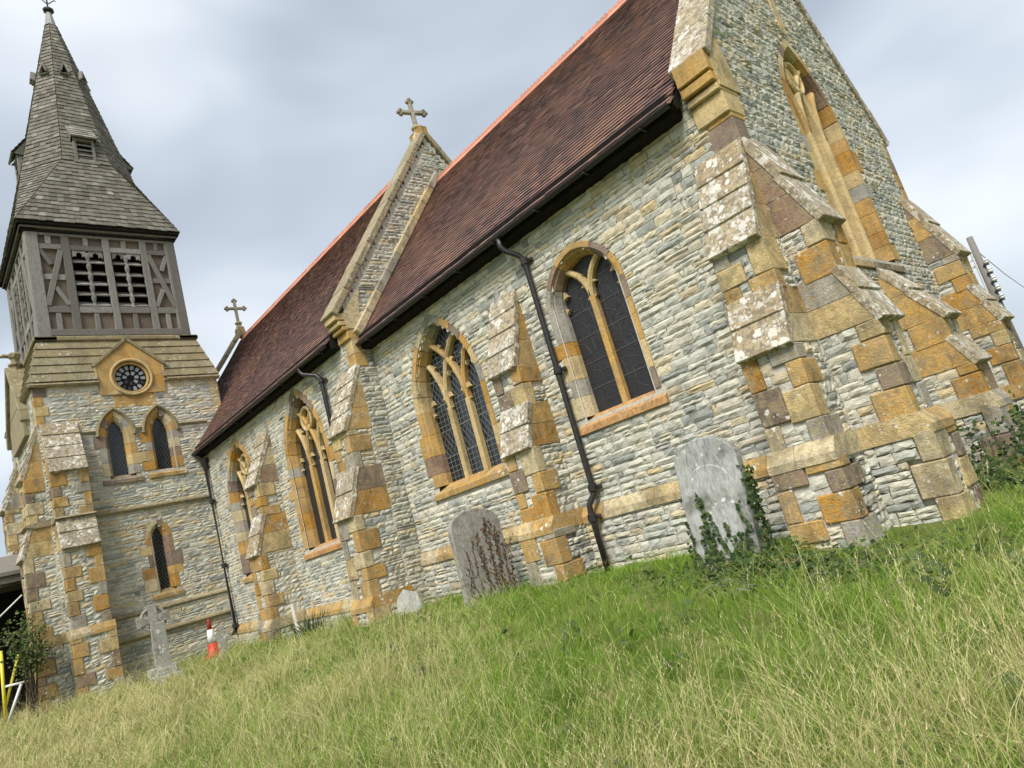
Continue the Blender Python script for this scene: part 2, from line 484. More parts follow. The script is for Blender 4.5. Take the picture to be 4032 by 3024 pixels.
def stone_geo(F, u0, u1, v0, v1, rough, fine, doff=0.0):
    gap = 0.004
    w, h = u1 - u0, v1 - v0
    nu = int(min(7, max(3, round(w / 0.06) + 1))) if fine else 3
    nv = 4 if (fine and h > 0.06) else 3
    us = np.linspace(u0 + gap, u1 - gap, nu); vs = np.linspace(v0 + gap, v1 - gap, nv)
    U, V = np.meshgrid(us, vs)
    D = np.full(U.shape, doff + 0.004) + rng.random(U.shape) * 0.008
    inner = np.zeros(U.shape, bool); inner[1:-1, 1:-1] = True
    lay_ = rng.random((nv, 1)) * rough * 0.7
    D = D + np.where(inner, rough * (0.25 + 0.6 * rng.random(U.shape)) + lay_, 0.25 * lay_ * rng.random(U.shape))
    jj = 0.0045
    U = U + rng.normal(0, jj, U.shape) * (1 + inner); V = V + rng.normal(0, jj, V.shape) * 0.9
    front = np.stack([U, V, D], -1).reshape(-1, 3)
    f = []
    for j in range(nv - 1):
        for i in range(nu - 1):
            a = j * nu + i
            f.append((a, a + 1, a + nu + 1, a + nu))
    loop = [i for i in range(nu)] + [j * nu + nu - 1 for j in range(1, nv)] + [(nv - 1) * nu + i for i in range(nu - 2, -1, -1)] + [j * nu for j in range(nv - 2, 0, -1)]
    back = front[loop].copy(); back[:, 2] = doff - 0.035
    n0 = len(front); L = len(loop)
    for k in range(L):
        k2 = (k + 1) % L
        f.append((loop[k], n0 + k, n0 + k2, loop[k2]))
    return F(np.concatenate([front, back])), f

def lay(F, u0, u1, z0, z1, part, mat=None, blocked=None, hr=(0.06, 0.132), wr=(0.11, 0.44), rough=0.016, fine=True, doff=0.0, into=None, courses=None):
    """coursed rubble between u0..u1, z0..z1; blocked(us, z) -> bool array"""
    mat = mat or M_LIAS
    z = z0
    while z < z1 - 0.02:
        h = rng.uniform(*hr)
        if z + h > z1 - 0.035: h = z1 - z
        us = np.arange(u0, u1 + 1e-6, 0.01)
        if blocked is None: free = np.ones(len(us), bool)
        else: free = ~(blocked(us, z + 0.2 * h) | blocked(us, z + 0.5 * h) | blocked(us, z + 0.85 * h))
        i = 0
        while i < len(us):
            if not free[i]: i += 1; continue
            j = i
            while j + 1 < len(us) and free[j + 1]: j += 1
            a, b = us[i], us[j]
            i = j + 1
            if b - a < 0.035: continue
            x = a
            while x < b - 0.01:
                w = rng.uniform(*wr) * (0.55 if rng.random() < 0.3 else 1.0)
                if x + w > b - 0.07: w = b - x
                if w > wr[1] * 1.35: w *= 0.5
                rects = [(x, x + w, z, z + h)]
                if h > 0.085 and rng.random() < 0.16:
                    t = z + h * rng.uniform(0.38, 0.62)
                    rects = [(x, x + w, z, t), (x, x + w, t, z + h)]
                for r in rects:
                    g = stone_geo(F, *r, rough * rng.uniform(0.6, 1.4), fine, doff)
                    c = F(np.array([0.5 * (r[0] + r[1]), 0.5 * (r[2] + r[3]), 0.0]))
                    sc = view_score(c, F.n, (r[1] - r[0]) * (r[3] - r[2]))
                    rec = (sc, g[0], g[1], float(np.clip(rng.random(), 0, 1)), part, mat)
                    if into is not None: into.add(g[0], g[1], rec[3])
                    else: STONES.append(rec)
                x += w
        z += h

def core(name, F, u0, u1, z0, z1, hole=None, top=None, d=-0.006, cell=0.1, mat=None, back=None):
    """flat mortar face behind the stones, with the window openings cut out; back = wall thickness"""
    mb = MB()
    nz = int(math.ceil((z1 - z0) / cell))
    for j in range(nz):
        za, zb = z0 + j * cell, min(z1, z0 + (j + 1) * cell)
        us = np.arange(u0, u1 - 1e-6, cell)
        mid = us + cell / 2
        ok = np.ones(len(us), bool)
        if hole is not None: ok &= ~hole(mid, 0.5 * (za + zb))
        if top is not None: ok &= (top(mid) > 0.5 * (za + zb))
        i = 0
        while i < len(us):
            if not ok[i]: i += 1; continue
            k = i
            while k + 1 < len(us) and ok[k + 1]: k += 1
            a, b = us[i], min(u1, us[k] + cell)
            p = [(a, za, d), (b, za, d), (b, zb, d), (a, zb, d)]
            mb.add(F(np.array(p)), [(0, 1, 2, 3)], 0.5)
            if back:
                p = [(a, za, d - back), (b, za, d - back), (b, zb, d - back), (a, zb, d - back)]
                mb.add(F(np.array(p)), [(3, 2, 1, 0)], 0.5)
            i = k + 1
    return mb.build(name, mat or M_MORT, church)

# ---------------------------------------------------------------- pointed windows
class Arch:
    def __init__(self, xc, a, zsill, zs, za):
        self.xc, self.a, self.z0, self.zs, self.za = xc, a, zsill, zs, za
        h = za - zs
        self.c = (h * h - a * a) / (2 * a)
        self.r = a + self.c
    def inside(self, u, z, t=0.0):
        x = np.abs(np.asarray(u, float) - self.xc)
        z = np.asarray(z, float) + 0 * x
        low = (z <= self.zs) & (x <= self.a + t) & (z >= self.z0 - t)
        hi = (z > self.zs) & ((x + self.c) ** 2 + (z - self.zs) ** 2 <= (self.r + t) ** 2)
        return low | hi
    def top(self, u):
        x = abs(u - self.xc)
        if x >= self.a: return self.zs
        return self.zs + math.sqrt(max(0, self.r ** 2 - (x + self.c) ** 2))
    def arc(self, s, t):
        """right-hand side arc, s 0 at the springing .. 1 at the apex, offset t outward -> (du, z)"""
        R = self.r + t
        th = s * math.acos(max(-1, min(1, self.c / R)))
        return R * math.cos(th) - self.c, self.zs + R * math.sin(th)

def ham_rnd():
    return rng.choice([0.05, 0.2, 0.42, 0.58, 0.70, 0.8, 0.88, 0.96], p=[0.18, 0.17, 0.14, 0.15, 0.13, 0.09, 0.08, 0.06])

class Win:
    """a traceried window: jamb stones, voussoirs, sill, mullions, tracery, glass, leads"""
    def __init__(self, F, A, tw=0.2, depth=0.30, lights=3, style='intersect', label=None, longq=0.3, sill=True, lead='diamond', came=None, glass=None, hood=False, sillmat=None, bev=0.09, barw=0.10, tfront=None, tdep=None):
        self.F, self.A, self.tw = F, A, tw
        self.depth = depth
        self.tfront, self.tdep = tfront, tdep
        self.part = empty('window', parent=church)
        if label: self.part['label'] = label
        self.jambs = {-1: [], 1: []}
        for s in (-1, 1):
            z = A.z0
            while z < A.zs - 0.02:
                h = rng.uniform(0.2, 0.4)
                if z + h > A.zs - 0.12: h = A.zs - z
                ext = tw + (rng.uniform(0.10, 0.2) if rng.random() < longq else 0.0)
                self.jambs[s].append((z, z + h, ext)); z += h
        sec = [(tw, 0.012), (bev, 0.012), (bev * 0.72, -0.035), (bev * 0.5, -0.04), (0.0, -depth * 0.52), (0.0, -depth), (tw, -depth)]
        for s in (-1, 1):
            for z0, z1, ext in self.jambs[s]:
                sc = [(ext, 0.012)] + sec[1:6] + [(ext, -depth)]
                self._block([(A.xc + s * (A.a + t), z0 + 0.003, d) for t, d in sc], [(A.xc + s * (A.a + t), z1 - 0.003, d) for t, d in sc], 'jamb_stone', s)
            nv = max(3, int(round(A.r * math.acos(max(-1, min(1, A.c / A.r))) / 0.27)))
            for k in range(nv):
                rows = []
                for q in range(4):
                    sv = (k + q / 3) / nv + (0.004 if q == 0 and k > 0 else 0) - (0.004 if q == 3 and k < nv - 1 else 0)
                    rows.append([(A.xc + s * A.arc(sv, t)[0], A.arc(sv, t)[1], d) for t, d in sec])
                self._sweep(rows, 'voussoir', s)
        self.sillz = A.z0
        if sill:
            w = A.a + tw + 0.05
            poly = [(-depth, A.z0 - 0.22), (0.05, A.z0 - 0.22), (0.05, A.z0 - 0.13), (-depth * 0.6, A.z0 + 0.015), (-depth, A.z0 + 0.015)]
            SF = Frame(F.o + A.xc * F.u, -F.n, F.u, F.z)       # u' = -d
            n = 3 if A.a > 0.6 else 1
            for i in range(n):
                a, b = -w + 2 * w * i / n + 0.003, -w + 2 * w * (i + 1) / n - 0.003
                pl = [(-d, z) for d, z in poly]
                v, f = prism(SF, pl[::-1], a, b)
                piece('sill', (v, f), sillmat or M_HAML, self.part, ham_rnd() if sillmat is None else None)
        self.gd = -depth * 0.86
        self._glass(lights, glass or M_GLASS)
        self._tracery(lights, style, barw)
        if lead: self._lead(lights, lead, came or M_CAME)
        if hood: self._hood()
    def _block(self, lo, hi, name, s):
        n = len(lo)
        v = self.F(np.array(lo + hi))
        f = [tuple(range(n)), tuple(range(2 * n - 1, n - 1, -1))] + [(i, n + i, n + (i + 1) % n, (i + 1) % n) for i in range(n)]
        if s < 0: f = [tuple(reversed(q)) for q in f]
        piece(name, (v, f), M_HAM, self.part, ham_rnd())
    def _sweep(self, rows, name, s):
        n, m_ = len(rows[0]), len(rows)
        v = self.F(np.array([p for r in rows for p in r]))
        f = [tuple(range(n)), tuple(range(m_ * n - 1, (m_ - 1) * n - 1, -1))]
        for j in range(m_ - 1):
            f += [(j * n + i, (j + 1) * n + i, (j + 1) * n + (i + 1) % n, j * n + (i + 1) % n) for i in range(n)]
        if s < 0: f = [tuple(reversed(q)) for q in f]
        piece(name, (v, f), M_HAM, self.part, ham_rnd())
    def _hood(self):
        A = self.A
        for s in (-1, 1):
            sec = [(self.tw + 0.05, 0.02), (self.tw + 0.05, 0.07), (self.tw + 0.0, 0.09), (self.tw - 0.03, 0.05), (self.tw - 0.03, 0.015)]
            rows = [[(A.xc + s * A.arc(q / 8, t)[0], A.arc(q / 8, t)[1], d) for t, d in sec] for q in range(9)]
            n, m_ = len(sec), len(rows)
            v = self.F(np.array([p for r in rows for p in r]))
            f = [tuple(range(n)), tuple(range(m_ * n - 1, (m_ - 1) * n - 1, -1))]
            for j in range(m_ - 1):
                f += [(j * n + i, (j + 1) * n + i, (j + 1) * n + (i + 1) % n, j * n + (i + 1) % n) for i in range(n)]
            if s < 0: f = [tuple(reversed(q)) for q in f]
            piece('hood_mould', (v, f), M_SLABT, self.part, 0.4)
    def block(self, us, z):
        A = self.A
        us = np.asarray(us)
        b = A.inside(us, z, 0.0)
        if z > A.zs: b = A.inside(us, z, self.tw)
        elif z >= A.z0:
            for s in (-1, 1):
                for z0, z1, ext in self.jambs[s]:
                    if z0 <= z < z1:
                        b = b | ((s * (us - A.xc) >= 0) & (s * (us - A.xc) <= A.a + ext))
        elif z >= A.z0 - 0.22:
            b = b | (np.abs(us - A.xc) <= A.a + self.tw + 0.05)
        return b
    def hole(self, us, z):
        return self.A.inside(us, z, 0.09) if z >= self.A.z0 - 0.05 else np.zeros(len(us), bool)
    def _lightx(self, n):
        A = self.A
        return [A.xc - A.a + 2 * A.a * i / n for i in range(n + 1)]
    def _glass(self, n, mat):
        xs = self._lightx(n)
        for i in range(n):
            pts = [(xs[i], self.A.z0 - 0.02), (xs[i + 1], self.A.z0 - 0.02)]
            for q in range(9):
                u = xs[i + 1] + (xs[i] - xs[i + 1]) * q / 8
                pts.append((u, self.A.top(u) + 0.01))
            v, f = prism(self.F, pts, self.gd - 0.012, self.gd)
            piece('pane', (v, f), mat, self.part)
    def _bar(self, path, w, dep, name='tracery_bar', front=None, mat=None, clip=True):
        A = self.A
        P = np.array(path, float)
        runs, cur = [], []
        for p in P:
            if (not clip) or bool(A.inside(p[0], p[1], 0.03)): cur.append(p)
            else:
                if len(cur) > 1: runs.append(cur)
                cur = []
        if len(cur) > 1: runs.append(cur)
        if front is None: front = self.tfront
        fr = (self.gd + dep) if front is None else front
        bk = fr - dep
        out = []
        for run in runs:
            run = np.array(run)
            rows = []
            for i in range(len(run)):
                t = run[min(i + 1, len(run) - 1)] - run[max(i - 1, 0)]
                t /= np.linalg.norm(t)
                nn = np.array([t[1], -t[0]])
                ch = min(0.35 * w, 0.5 * dep)
                rows.append([(*(run[i] + nn * o), d) for o, d in ((w / 2, bk), (w / 2, fr - ch), (w * 0.16, fr), (-w * 0.16, fr), (-w / 2, fr - ch), (-w / 2, bk))])
            n, m_ = 6, len(rows)
            v = self.F(np.array([p for r in rows for p in r]))
            f = [tuple(range(n)), tuple(range(m_ * n - 1, (m_ - 1) * n - 1, -1))]
            for j in range(m_ - 1):
                f += [(j * n + i, (j + 1) * n + i, (j + 1) * n + (i + 1) % n, j * n + (i + 1) % n) for i in range(n)]
            out.append(piece(name, (v, f), mat or M_HAM, self.part, rng.choice([0.2, 0.42, 0.42, 0.58])))
        return out
    def _cusp(self, p, dirv, size, dep=0.07):
        """a small pointed cusp at p (u, z) pointing along dirv"""
        d = np.array(dirv, float); d /= np.linalg.norm(d); t = np.array([-d[1], d[0]])
        p = np.array(p, float) - d * 0.02
        tri = [p - t * size * 0.75, p - t * size * 0.2 + d * size * 0.55, p + d * size * 1.05, p + t * size * 0.2 + d * size * 0.55, p + t * size * 0.75]
        a = sum(tri[i][0] * tri[(i + 1) % 5][1] - tri[(i + 1) % 5][0] * tri[i][1] for i in range(5))
        if a < 0: tri = tri[::-1]
        fr = self.gd + 0.5 * self.depth * 0.5 if self.tfront is None else self.tfront - 0.03
        if self.tdep: dep = 0.12
        v, f = prism(self.F, [tuple(q) for q in tri], fr - dep, fr)
        piece('cusp', (v, f), M_HAM, self.part, 0.42)
    def _tracery(self, n, style, w):
        A = self.A
        dep = self.tdep or self.depth * 0.42
        xs = self._lightx(n)
        if style == 'lancet':
            for s in (-1, 1):
                q = A.arc(0.3, 0.0)
                self._cusp((A.xc + s * q[0], q[1]), (-s, -0.2), 0.055)
            return
        lw = xs[1] - xs[0]
        zs = A.zs - 0.12 if n == 3 else A.zs - 0.02
        for x in xs[1:-1]:
            self._bar([(x, A.z0 - 0.02), (x, zs + 0.03)], w, dep, 'mullion')
        for i, x in enumerate(xs):
            for s in (-1, 1):
                if (x + s * lw * 0.5 < xs[0]) or (x + s * lw * 0.5 > xs[-1]): continue
                # an arc that springs at x and leans to side s with the window's own curve
                pts = []
                for q in range(25):
                    th = q / 24 * math.acos(max(-1, min(1, A.c / A.r))) * 1.0
                    du = A.r * (1 - math.cos(th))
                    pts.append((x + s * du, zs + A.r * math.sin(th)))
                if i not in (0, n): self._bar(pts, w * 0.86, dep * 0.96)
        # trefoil heads: cusps on both sides of each light and on the cells above
        for i in range(n if style != 'plain' else 0):
            c = 0.5 * (xs[i] + xs[i + 1])
            hw = 0.5 * lw - w * 0.4
            for s in (-1, 1):
                self._cusp((c + s * hw * 0.86, zs + lw * 0.42), (-s, -0.35), 0.085)
                self._cusp((c + s * hw * 0.98, zs + lw * 0.02), (-s, 0.1), 0.06)
        if n == 3 and style in ('intersect', 'foil'):
            for i in range(1, n):
                x = xs[i]
                for s in (-1, 1):
                    self._cusp((x + s * lw * 0.30, zs + lw * 1.5), (-s, 0.1), 0.075)
                    self._cusp((x + s * lw * 0.34, zs + lw * 1.12), (-s, 0.2), 0.06)
            for s in (-1, 1):
                self._cusp((A.xc + s * lw * 0.26, A.za - lw * 0.62), (-s, 0.1), 0.07)
        if style in ('foil', 'plain'):
            zc = A.za - 0.46
            self._bar([(A.xc + 0.23 * math.cos(t), zc + 0.25 * math.sin(t)) for t in np.linspace(0, 2 * math.pi, 25)], w * 0.7, dep)
            for t in (0.25, 0.75, 1.25, 1.75) if style == 'foil' else ():
                t *= math.pi
                self._cusp((A.xc + 0.2 * math.cos(t), zc + 0.22 * math.sin(t)), (-math.cos(t), -math.sin(t)), 0.075)
        if n == 2:
            for s in (-1, 1):
                self._cusp((A.xc + s * 0.09, A.za - 0.25), (-s, 0.3), 0.06)
    def _lead(self, n, kind, mat):
        A, gd = self.A, self.gd
        xs = self._lightx(n)
        fl = gd + 0.004
        for i in range(n):
            mb = MB()
            x0, x1 = xs[i], xs[i + 1]
            def seg(p, q, w=0.011):
                p, q = np.array(p, float), np.array(q, float)
                ts = np.linspace(0, 1, 36)
                pt = p + ts[:, None] * (q - p)
                ok = (pt[:, 0] >= x0) & (pt[:, 0] <= x1) & A.inside(pt[:, 0], 0.0 + pt[:, 1] if False else 0.0, 0) if False else np.array([(x0 <= a <= x1) and bool(A.inside(a, b, 0.0)) for a, b in pt])
                if ok.sum() < 2: return
                idx = np.where(ok)[0]
                a, b = pt[idx[0]], pt[idx[-1]]
                t = (b - a) / max(1e-6, np.linalg.norm(b - a)); nn = np.array([-t[1], t[0]]) * w / 2
                v = [(*(a - nn), fl), (*(b - nn), fl), (*(b + nn), fl), (*(a + nn), fl), (*(0.5 * (a + b)), fl + 0.004)]
                mb.add(self.F(np.array(v)), [(0, 1, 4), (1, 2, 4), (2, 3, 4), (3, 0, 4)])
            ztop = A.za
            if kind == 'bands':
                z, b = A.z0, 0
                while z < ztop:
                    z2 = min(z + 0.46, ztop)
                    seg((x0, z), (x1, z), 0.022)
                    if b % 2 == 0:
                        for q in range(1, 5): seg((x0 + (x1 - x0) * q / 5, z), (x0 + (x1 - x0) * q / 5, z2), 0.013)
                        for q in range(1, 5): seg((x0, z + 0.46 * q / 5), (x1, z + 0.46 * q / 5), 0.013)
                    else:
                        st, sl = 0.115, 1.5
                        for q in range(-8, 14):
                            xb = x0 + q * st
                            for s in (-1, 1):
                                a0, a1 = (xb, z), (xb + s * (z2 - z) / sl, z2)
                                seg(a0, a1, 0.011)
                    z, b = z2, b + 1
            elif kind == 'diamond':
                st, sl = 0.085, 1.35
                for q in range(-30, 40):
                    xb = x0 + q * st
                    for s in (-1, 1): seg((xb, A.z0), (xb + s * (ztop - A.z0) / sl, ztop), 0.008)
            elif kind == 'pictorial':
                nx, nz = 4, 15
                P = {}
                for a in range(nx + 1):
                    for b in range(nz + 1):
                        P[a, b] = (x0 + (x1 - x0) * a / nx + rng.normal(0, 0.022) * (0 < a < nx), A.z0 + (ztop - A.z0) * b / nz + rng.normal(0, 0.028))
                for a in range(nx + 1):
                    for b in range(nz + 1):
                        if a < nx and rng.random() < 0.62: seg(P[a, b], P[a + 1, b], 0.008)
                        if b < nz and rng.random() < 0.55 and 0 < a < nx: seg(P[a, b], P[a, b + 1], 0.008)
                        if a < nx and b < nz and rng.random() < 0.22: seg(P[a, b], P[a + 1, b + 1], 0.008)
                for b in range(1, 6): seg((x0, A.z0 + 0.36 * b), (x1, A.z0 + 0.36 * b), 0.016)
            mb.build('lead_lattice', mat, self.part, kind='stuff')

# ---------------------------------------------------------------- buttresses
def slabs(F, u0, u1, dt, zt, db, zb, n, part, mat, lip=0.05, th=0.075):
    """sloping weathering of n courses from (dt, zt) down to (db, zb)"""
    L = math.hypot(db - dt, zt - zb)
    sx, sz = (dt - db) / L, (zt - zb) / L              # up-slope direction in (d, z)
    for i in range(n):
        a, b = L * i / n, L * (i + 1) / n
        if i == 0: a -= lip
        v, f = cbox(u0, u1, a, b + 0.02, -0.05, th * 0.62, 0.008, 0.003)
        raise_ = 0.022
        k = (b - v[:, 1]) / (b - a)
        w = v[:, 2] + raise_ * k
        # outward normal of the slope in (d, z): (sz, -sx)
        d = db + v[:, 1] * sx + w * sz
        z = zb + v[:, 1] * sz + w * (-sx)
        piece('weathering_slab', (F(np.stack([v[:, 0], z, d], -1)), f), mat, part)

def quoins(F, u0, u1, z0, z1, dep, part, mat, hr=(0.20, 0.37), ur=(0.17, 0.33), dr=(0.18, 0.36), sides=(-1, 1), proud=0.012, dback=0.0):
    """corner blocks on one or both corners of a face that stands dep out; returns their front and flank extents"""
    rec = {-1: [], 1: []}
    for s in sides:
        z, k = z0, rng.integers(2)
        while z < z1 - 0.02:
            h = rng.uniform(*hr)
            if z + h > z1 - 0.1: h = z1 - z
            lu = ur[1] if k % 2 else ur[0]
            ld = dr[0] if k % 2 else dr[1]
            lu *= rng.uniform(0.85, 1.2); ld *= rng.uniform(0.85, 1.2)
            lu = min(lu, 0.5 * (u1 - u0) - 0.005 if len(sides) == 2 else u1 - u0)
            ld = min(ld, dep - dback if dback is not None else ld)
            a, b = (u0 - proud, u0 + lu) if s < 0 else (u1 - lu, u1 + proud)
            g = fbox(F, a, b, z + 0.003, z + h - 0.003, dep - ld, dep + proud, bev=0.012, jit=0.004)
            piece('quoin_stone', g, mat, part, ham_rnd())
            rec[s].append((z, z + h, lu, ld))
            z += h; k += 1
    return rec

def buttress(F, u0, u1, P, label=None, flank=(True, True), quoinmat=None, slabmat=None, nslab=(4, 2), fine=True, rub=None):
    """P: dict of levels ztop, z1b, z2t, z2b, d1, d2, zp (plinth top), dp (plinth depth)"""
    part = empty('buttress', parent=church)
    if label: part['label'] = label
    qm, sm = quoinmat or M_HAML, slabmat or M_SLAB
    i = 0.022
    prof = [(0, P['ztop'] - 0.06), (P['d1'] - i, P['z1b'] + 0.0), (P['d1'] - i, P['z2t'] - 0.03), (P['d2'] - i, P['z2b']), (P['d2'] - i, P['zp'] + 0.02), (P['dp'] - i, P['zp'] - 0.16), (P['dp'] - i, -0.7), (-0.05, -0.7), (-0.05, P['ztop'] - 0.06)]
    SF = Frame(F.o, -F.n, F.u, F.z)
    v, f = prism(SF, [(-d, z) for d, z in prof], u0 + i, u1 - i)
    piece('core', (v, f), M_MORT, part, 0.5)
    slabs(F, u0 - 0.015, u1 + 0.015, 0, P['ztop'], P['d1'] + 0.01, P['z1b'], nslab[0], part, sm)
    slabs(F, u0 - 0.015, u1 + 0.015, P['d1'] - 0.02, P['z2t'], P['d2'] + 0.01, P['z2b'], nslab[1], part, sm)
    rb = MB()
    stages = [(P['z2t'] - 0.04, P['z1b'] - 0.02, P['d1'], 0.0), (P['zp'], P['z2b'] - 0.02, P['d2'], 0.0), (-0.6, P['zp'] - 0.16, P['dp'], 0.05)]
    for za, zb, dep, wid in stages:
        ua, ub = u0 - wid, u1 + wid
        rec = quoins(F, ua, ub, za, zb, dep, part, qm)
        def blk(us, z, rec=rec, ua=ua, ub=ub):
            b = np.zeros(len(us), bool)
            for s in (-1, 1):
                for z0, z1, lu, ld in rec[s]:
                    if z0 <= z < z1: b |= (us < ua + lu) if s < 0 else (us > ub - lu)
            return b
        G = F.at(0, 0, dep - 0.02)
        lay(G, ua, ub, za, zb, part, rub, blk, hr=(0.07, 0.13), wr=(0.1, 0.3), rough=0.018, fine=fine, into=rb)
        for s, on in ((-1, flank[0]), (1, flank[1])):
            if not on: continue
            if s > 0: K = Frame(F.o + (ub - 0.02) * F.u, -F.n, F.u, F.z); u_a, u_b = -dep, 0.0      # u' = -d
            else: K = Frame(F.o + (ua + 0.02) * F.u, F.n, -F.u, F.z); u_a, u_b = 0.0, dep
            def blf(us, z, rec=rec, s=s, dep=dep):
                b = np.zeros(len(us), bool)
                dd = -us if s > 0 else us
                for z0, z1, lu, ld in rec[s]:
                    if z0 <= z < z1: b |= dd > dep - ld
                return b
            lay(K, u_a, u_b, za, zb, part, rub, blf, hr=(0.07, 0.13), wr=(0.1, 0.3), rough=0.018, fine=fine, into=rb)
    # ashlar blocks of the flanks beside the two weatherings
    for (za, zb, da, db) in ((P['z1b'] - 0.02, P['ztop'], P['d1'], 0.0), (P['z2b'] - 0.02, P['z2t'], P['d2'], P['d1'])):
        for s, on in ((-1, flank[0]), (1, flank[1])):
            if not on: continue
            n = max(1, int(round((zb - za) / 0.4)))
            for q in range(n):
                z0_, z1_ = za + (zb - za) * q / n, za + (zb - za) * (q + 1) / n
                w0 = da + (db - da) * q / n; w1 = da + (db - da) * (q + 1) / n
                lo = 0.0 if db == 0 else 0.0
                if s > 0:
                    K = Frame(F.o + u1 * F.u, -F.n, F.u, F.z)
                    poly = [(-w0 + 0.005, z0_ + 0.003), (lo, z0_ + 0.003), (lo, z1_ - 0.003), (-w1 + 0.005, z1_ - 0.003)]
                else:
                    K = Frame(F.o + u0 * F.u, F.n, -F.u, F.z)
                    poly = [(lo, z0_ + 0.003), (w0 - 0.005, z0_ + 0.003), (w1 - 0.005, z1_ - 0.003), (lo, z1_ - 0.003)]
                if w1 < 0.02: poly = [p for p in poly if not (abs(p[1] - z1_ + 0.003) < 1e-6 and abs(p[0]) > 1e-6 and w1 < 0.02)] if len(poly) > 3 else poly
                piece('flank_block', prism(K, poly, -0.06, 0.004), qm, part, ham_rnd())
    # plinth moulding
    zp, w = P['zp'], 0.06
    poly = [(0.0, zp - 0.20), (P['dp'] + 0.02, zp - 0.20), (P['dp'] + 0.02, zp - 0.12), (P['d2'] + 0.015, zp + 0.02), (0.0, zp + 0.02)]
    for a_, b_ in ((u0 - w, 0.5 * (u0 + u1) - 0.06), (0.5 * (u0 + u1) - 0.055, u1 + w)):
        v, f = prism(SF, [(-d, z) for d, z in poly][::-1], a_, b_)
        piece('plinth_moulding', (v, f), qm, part, rng.choice([0.05, 0.2, 0.42, 0.8, 0.88]))
    rb.build('rubble_stones', rub or M_LIAS, part, kind='stuff')
    return part
# ---------------------------------------------------------------- the church: levels and frames
YC = 2.88                       # ridge line of chancel and nave
XI, XT = -8.0, -16.8            # nave east face, tower east face
YN = -0.40                      # nave south wall
FS = Frame((0, 0, 0), (1, 0, 0), (0, -1, 0))
FN = Frame((0, YN, 0), (1, 0, 0), (0, -1, 0))
FE = Frame((0, 0, 0), (0, 1, 0), (1, 0, 0))
FNE = Frame((XI, 0, 0), (0, 1, 0), (1, 0, 0))
FT = Frame((XT, 0, 0), (0, 1, 0), (1, 0, 0))
FTS = Frame((0, -4.15, 0), (1, 0, 0), (0, -1, 0))
CH_S, NV_S = 1.266, 1.34        # roof slopes
CH_E, NV_E = (-0.28, 4.90), (-0.65, 5.10)

# windows
WA = Win(FS, Arch(-6.10, 0.80, 1.80, 3.15, 4.47), tw=0.2, lights=3, style='intersect', lead='bands', label='three-light traceried window with diamond and square leading')
WB = Win(FS, Arch(-2.70, 0.54, 1.95, 3.50, 4.10), tw=0.17, depth=0.26, lights=2, style='y', lead='pictorial', came=M_CAMED, glass=M_GLASSB, label='two-light window with dark stained glass and rusty sill', sillmat=M_RUST)
WC = Win(FN, Arch(-10.75, 0.80, 1.55, 3.35, 4.70), tw=0.22, lights=3, style='foil', lead=None, glass=M_GLASSB, label='three-light nave window with a foiled circle at its head', sillmat=M_RUST)
WD = Win(FN, Arch(-14.50, 0.80, 1.50, 3.35, 4.62), tw=0.22, lights=3, style='foil', lead=None, glass=M_GLASSB, label='three-light nave window half hidden by a buttress')
WE = Win(FE, Arch(2.85, 0.77, 2.95, 4.95, 6.28), tw=0.14, depth=0.46, lights=3, style='plain', lead=None, glass=M_GLASSB, label='tall three-light east window in the gable', bev=0.03, barw=0.11, tfront=-0.06, tdep=0.30)
L1 = Win(FT, Arch(-2.465, 0.185, 4.80, 5.86, 6.29), tw=0.24, depth=0.22, lights=1, style='lancet', lead='diamond', hood=True, label='left of the paired lancets with an open casement', longq=0.25)
L2 = Win(FT, Arch(-1.385, 0.185, 4.82, 5.86, 6.29), tw=0.24, depth=0.22, lights=1, style='lancet', lead='diamond', hood=True, label='right of the paired lancets', longq=0.25)
L3 = Win(FT, Arch(-1.875, 0.125, 1.70, 3.05, 3.29), tw=0.19, depth=0.22, lights=1, style='lancet', lead='diamond', label='single low lancet', longq=0.6)

def any_block(ws):
    def f(us, z):
        b = np.zeros(len(us), bool)
        for w in ws: b |= w.block(us, z)
        return b
    return f
def any_hole(ws):
    def f(us, z):
        b = np.zeros(len(us), bool)
        for w in ws: b |= w.hole(us, z)
        return b
    return f

# buttress levels, measured
PB = dict(ztop=4.14, z1b=2.97, z2t=2.39, z2b=1.79, d1=0.43, d2=0.60, zp=0.78, dp=0.70)
PN = dict(ztop=4.47, z1b=3.27, z2t=2.56, z2b=1.74, d1=0.53, d2=0.78, zp=0.30, dp=0.86)

# chancel south wall
part = core('chancel_wall', FS, -8.0, 0.0, -0.6, 5.2, any_hole([WA, WB]))
def blk_s(us, z):
    b = any_block([WA, WB])(us, z)
    for a, c, top in ((-0.58, 0.0, 4.1), (-4.47, -3.89, 4.1)):
        if z < top: b |= (us > a + 0.06) & (us < c - 0.06)
    if z > 4.10: b |= us > -0.30
    return b
lay(FS, -8.0, 0.0, 0.78, 5.12, part, None, blk_s)
lay(FS, -8.0, 0.0, -0.5, 0.58, part, None, lambda us, z: ((us > -0.62) & (us < 0.05)) | ((us > -4.5) & (us < -3.85)), doff=0.05, hr=(0.06, 0.13))
x = -8.0
while x < -0.6:
    L = rng.uniform(0.5, 0.95); b = min(x + L, -0.6)
    if not (x > -4.6 and b < -3.8):
        poly = [(-0.05, 0.57), (0.085, 0.57), (0.085, 0.66), (0.02, 0.79), (-0.05, 0.79)]
        SFp = Frame(FS.o, -FS.n, FS.u, FS.z)
        piece('plinth_stone', prism(SFp, [(-d, z) for d, z in poly][::-1], x + 0.003, b - 0.003), M_HAML, part, rng.choice([0.42, 0.8, 0.2]))
    x = b
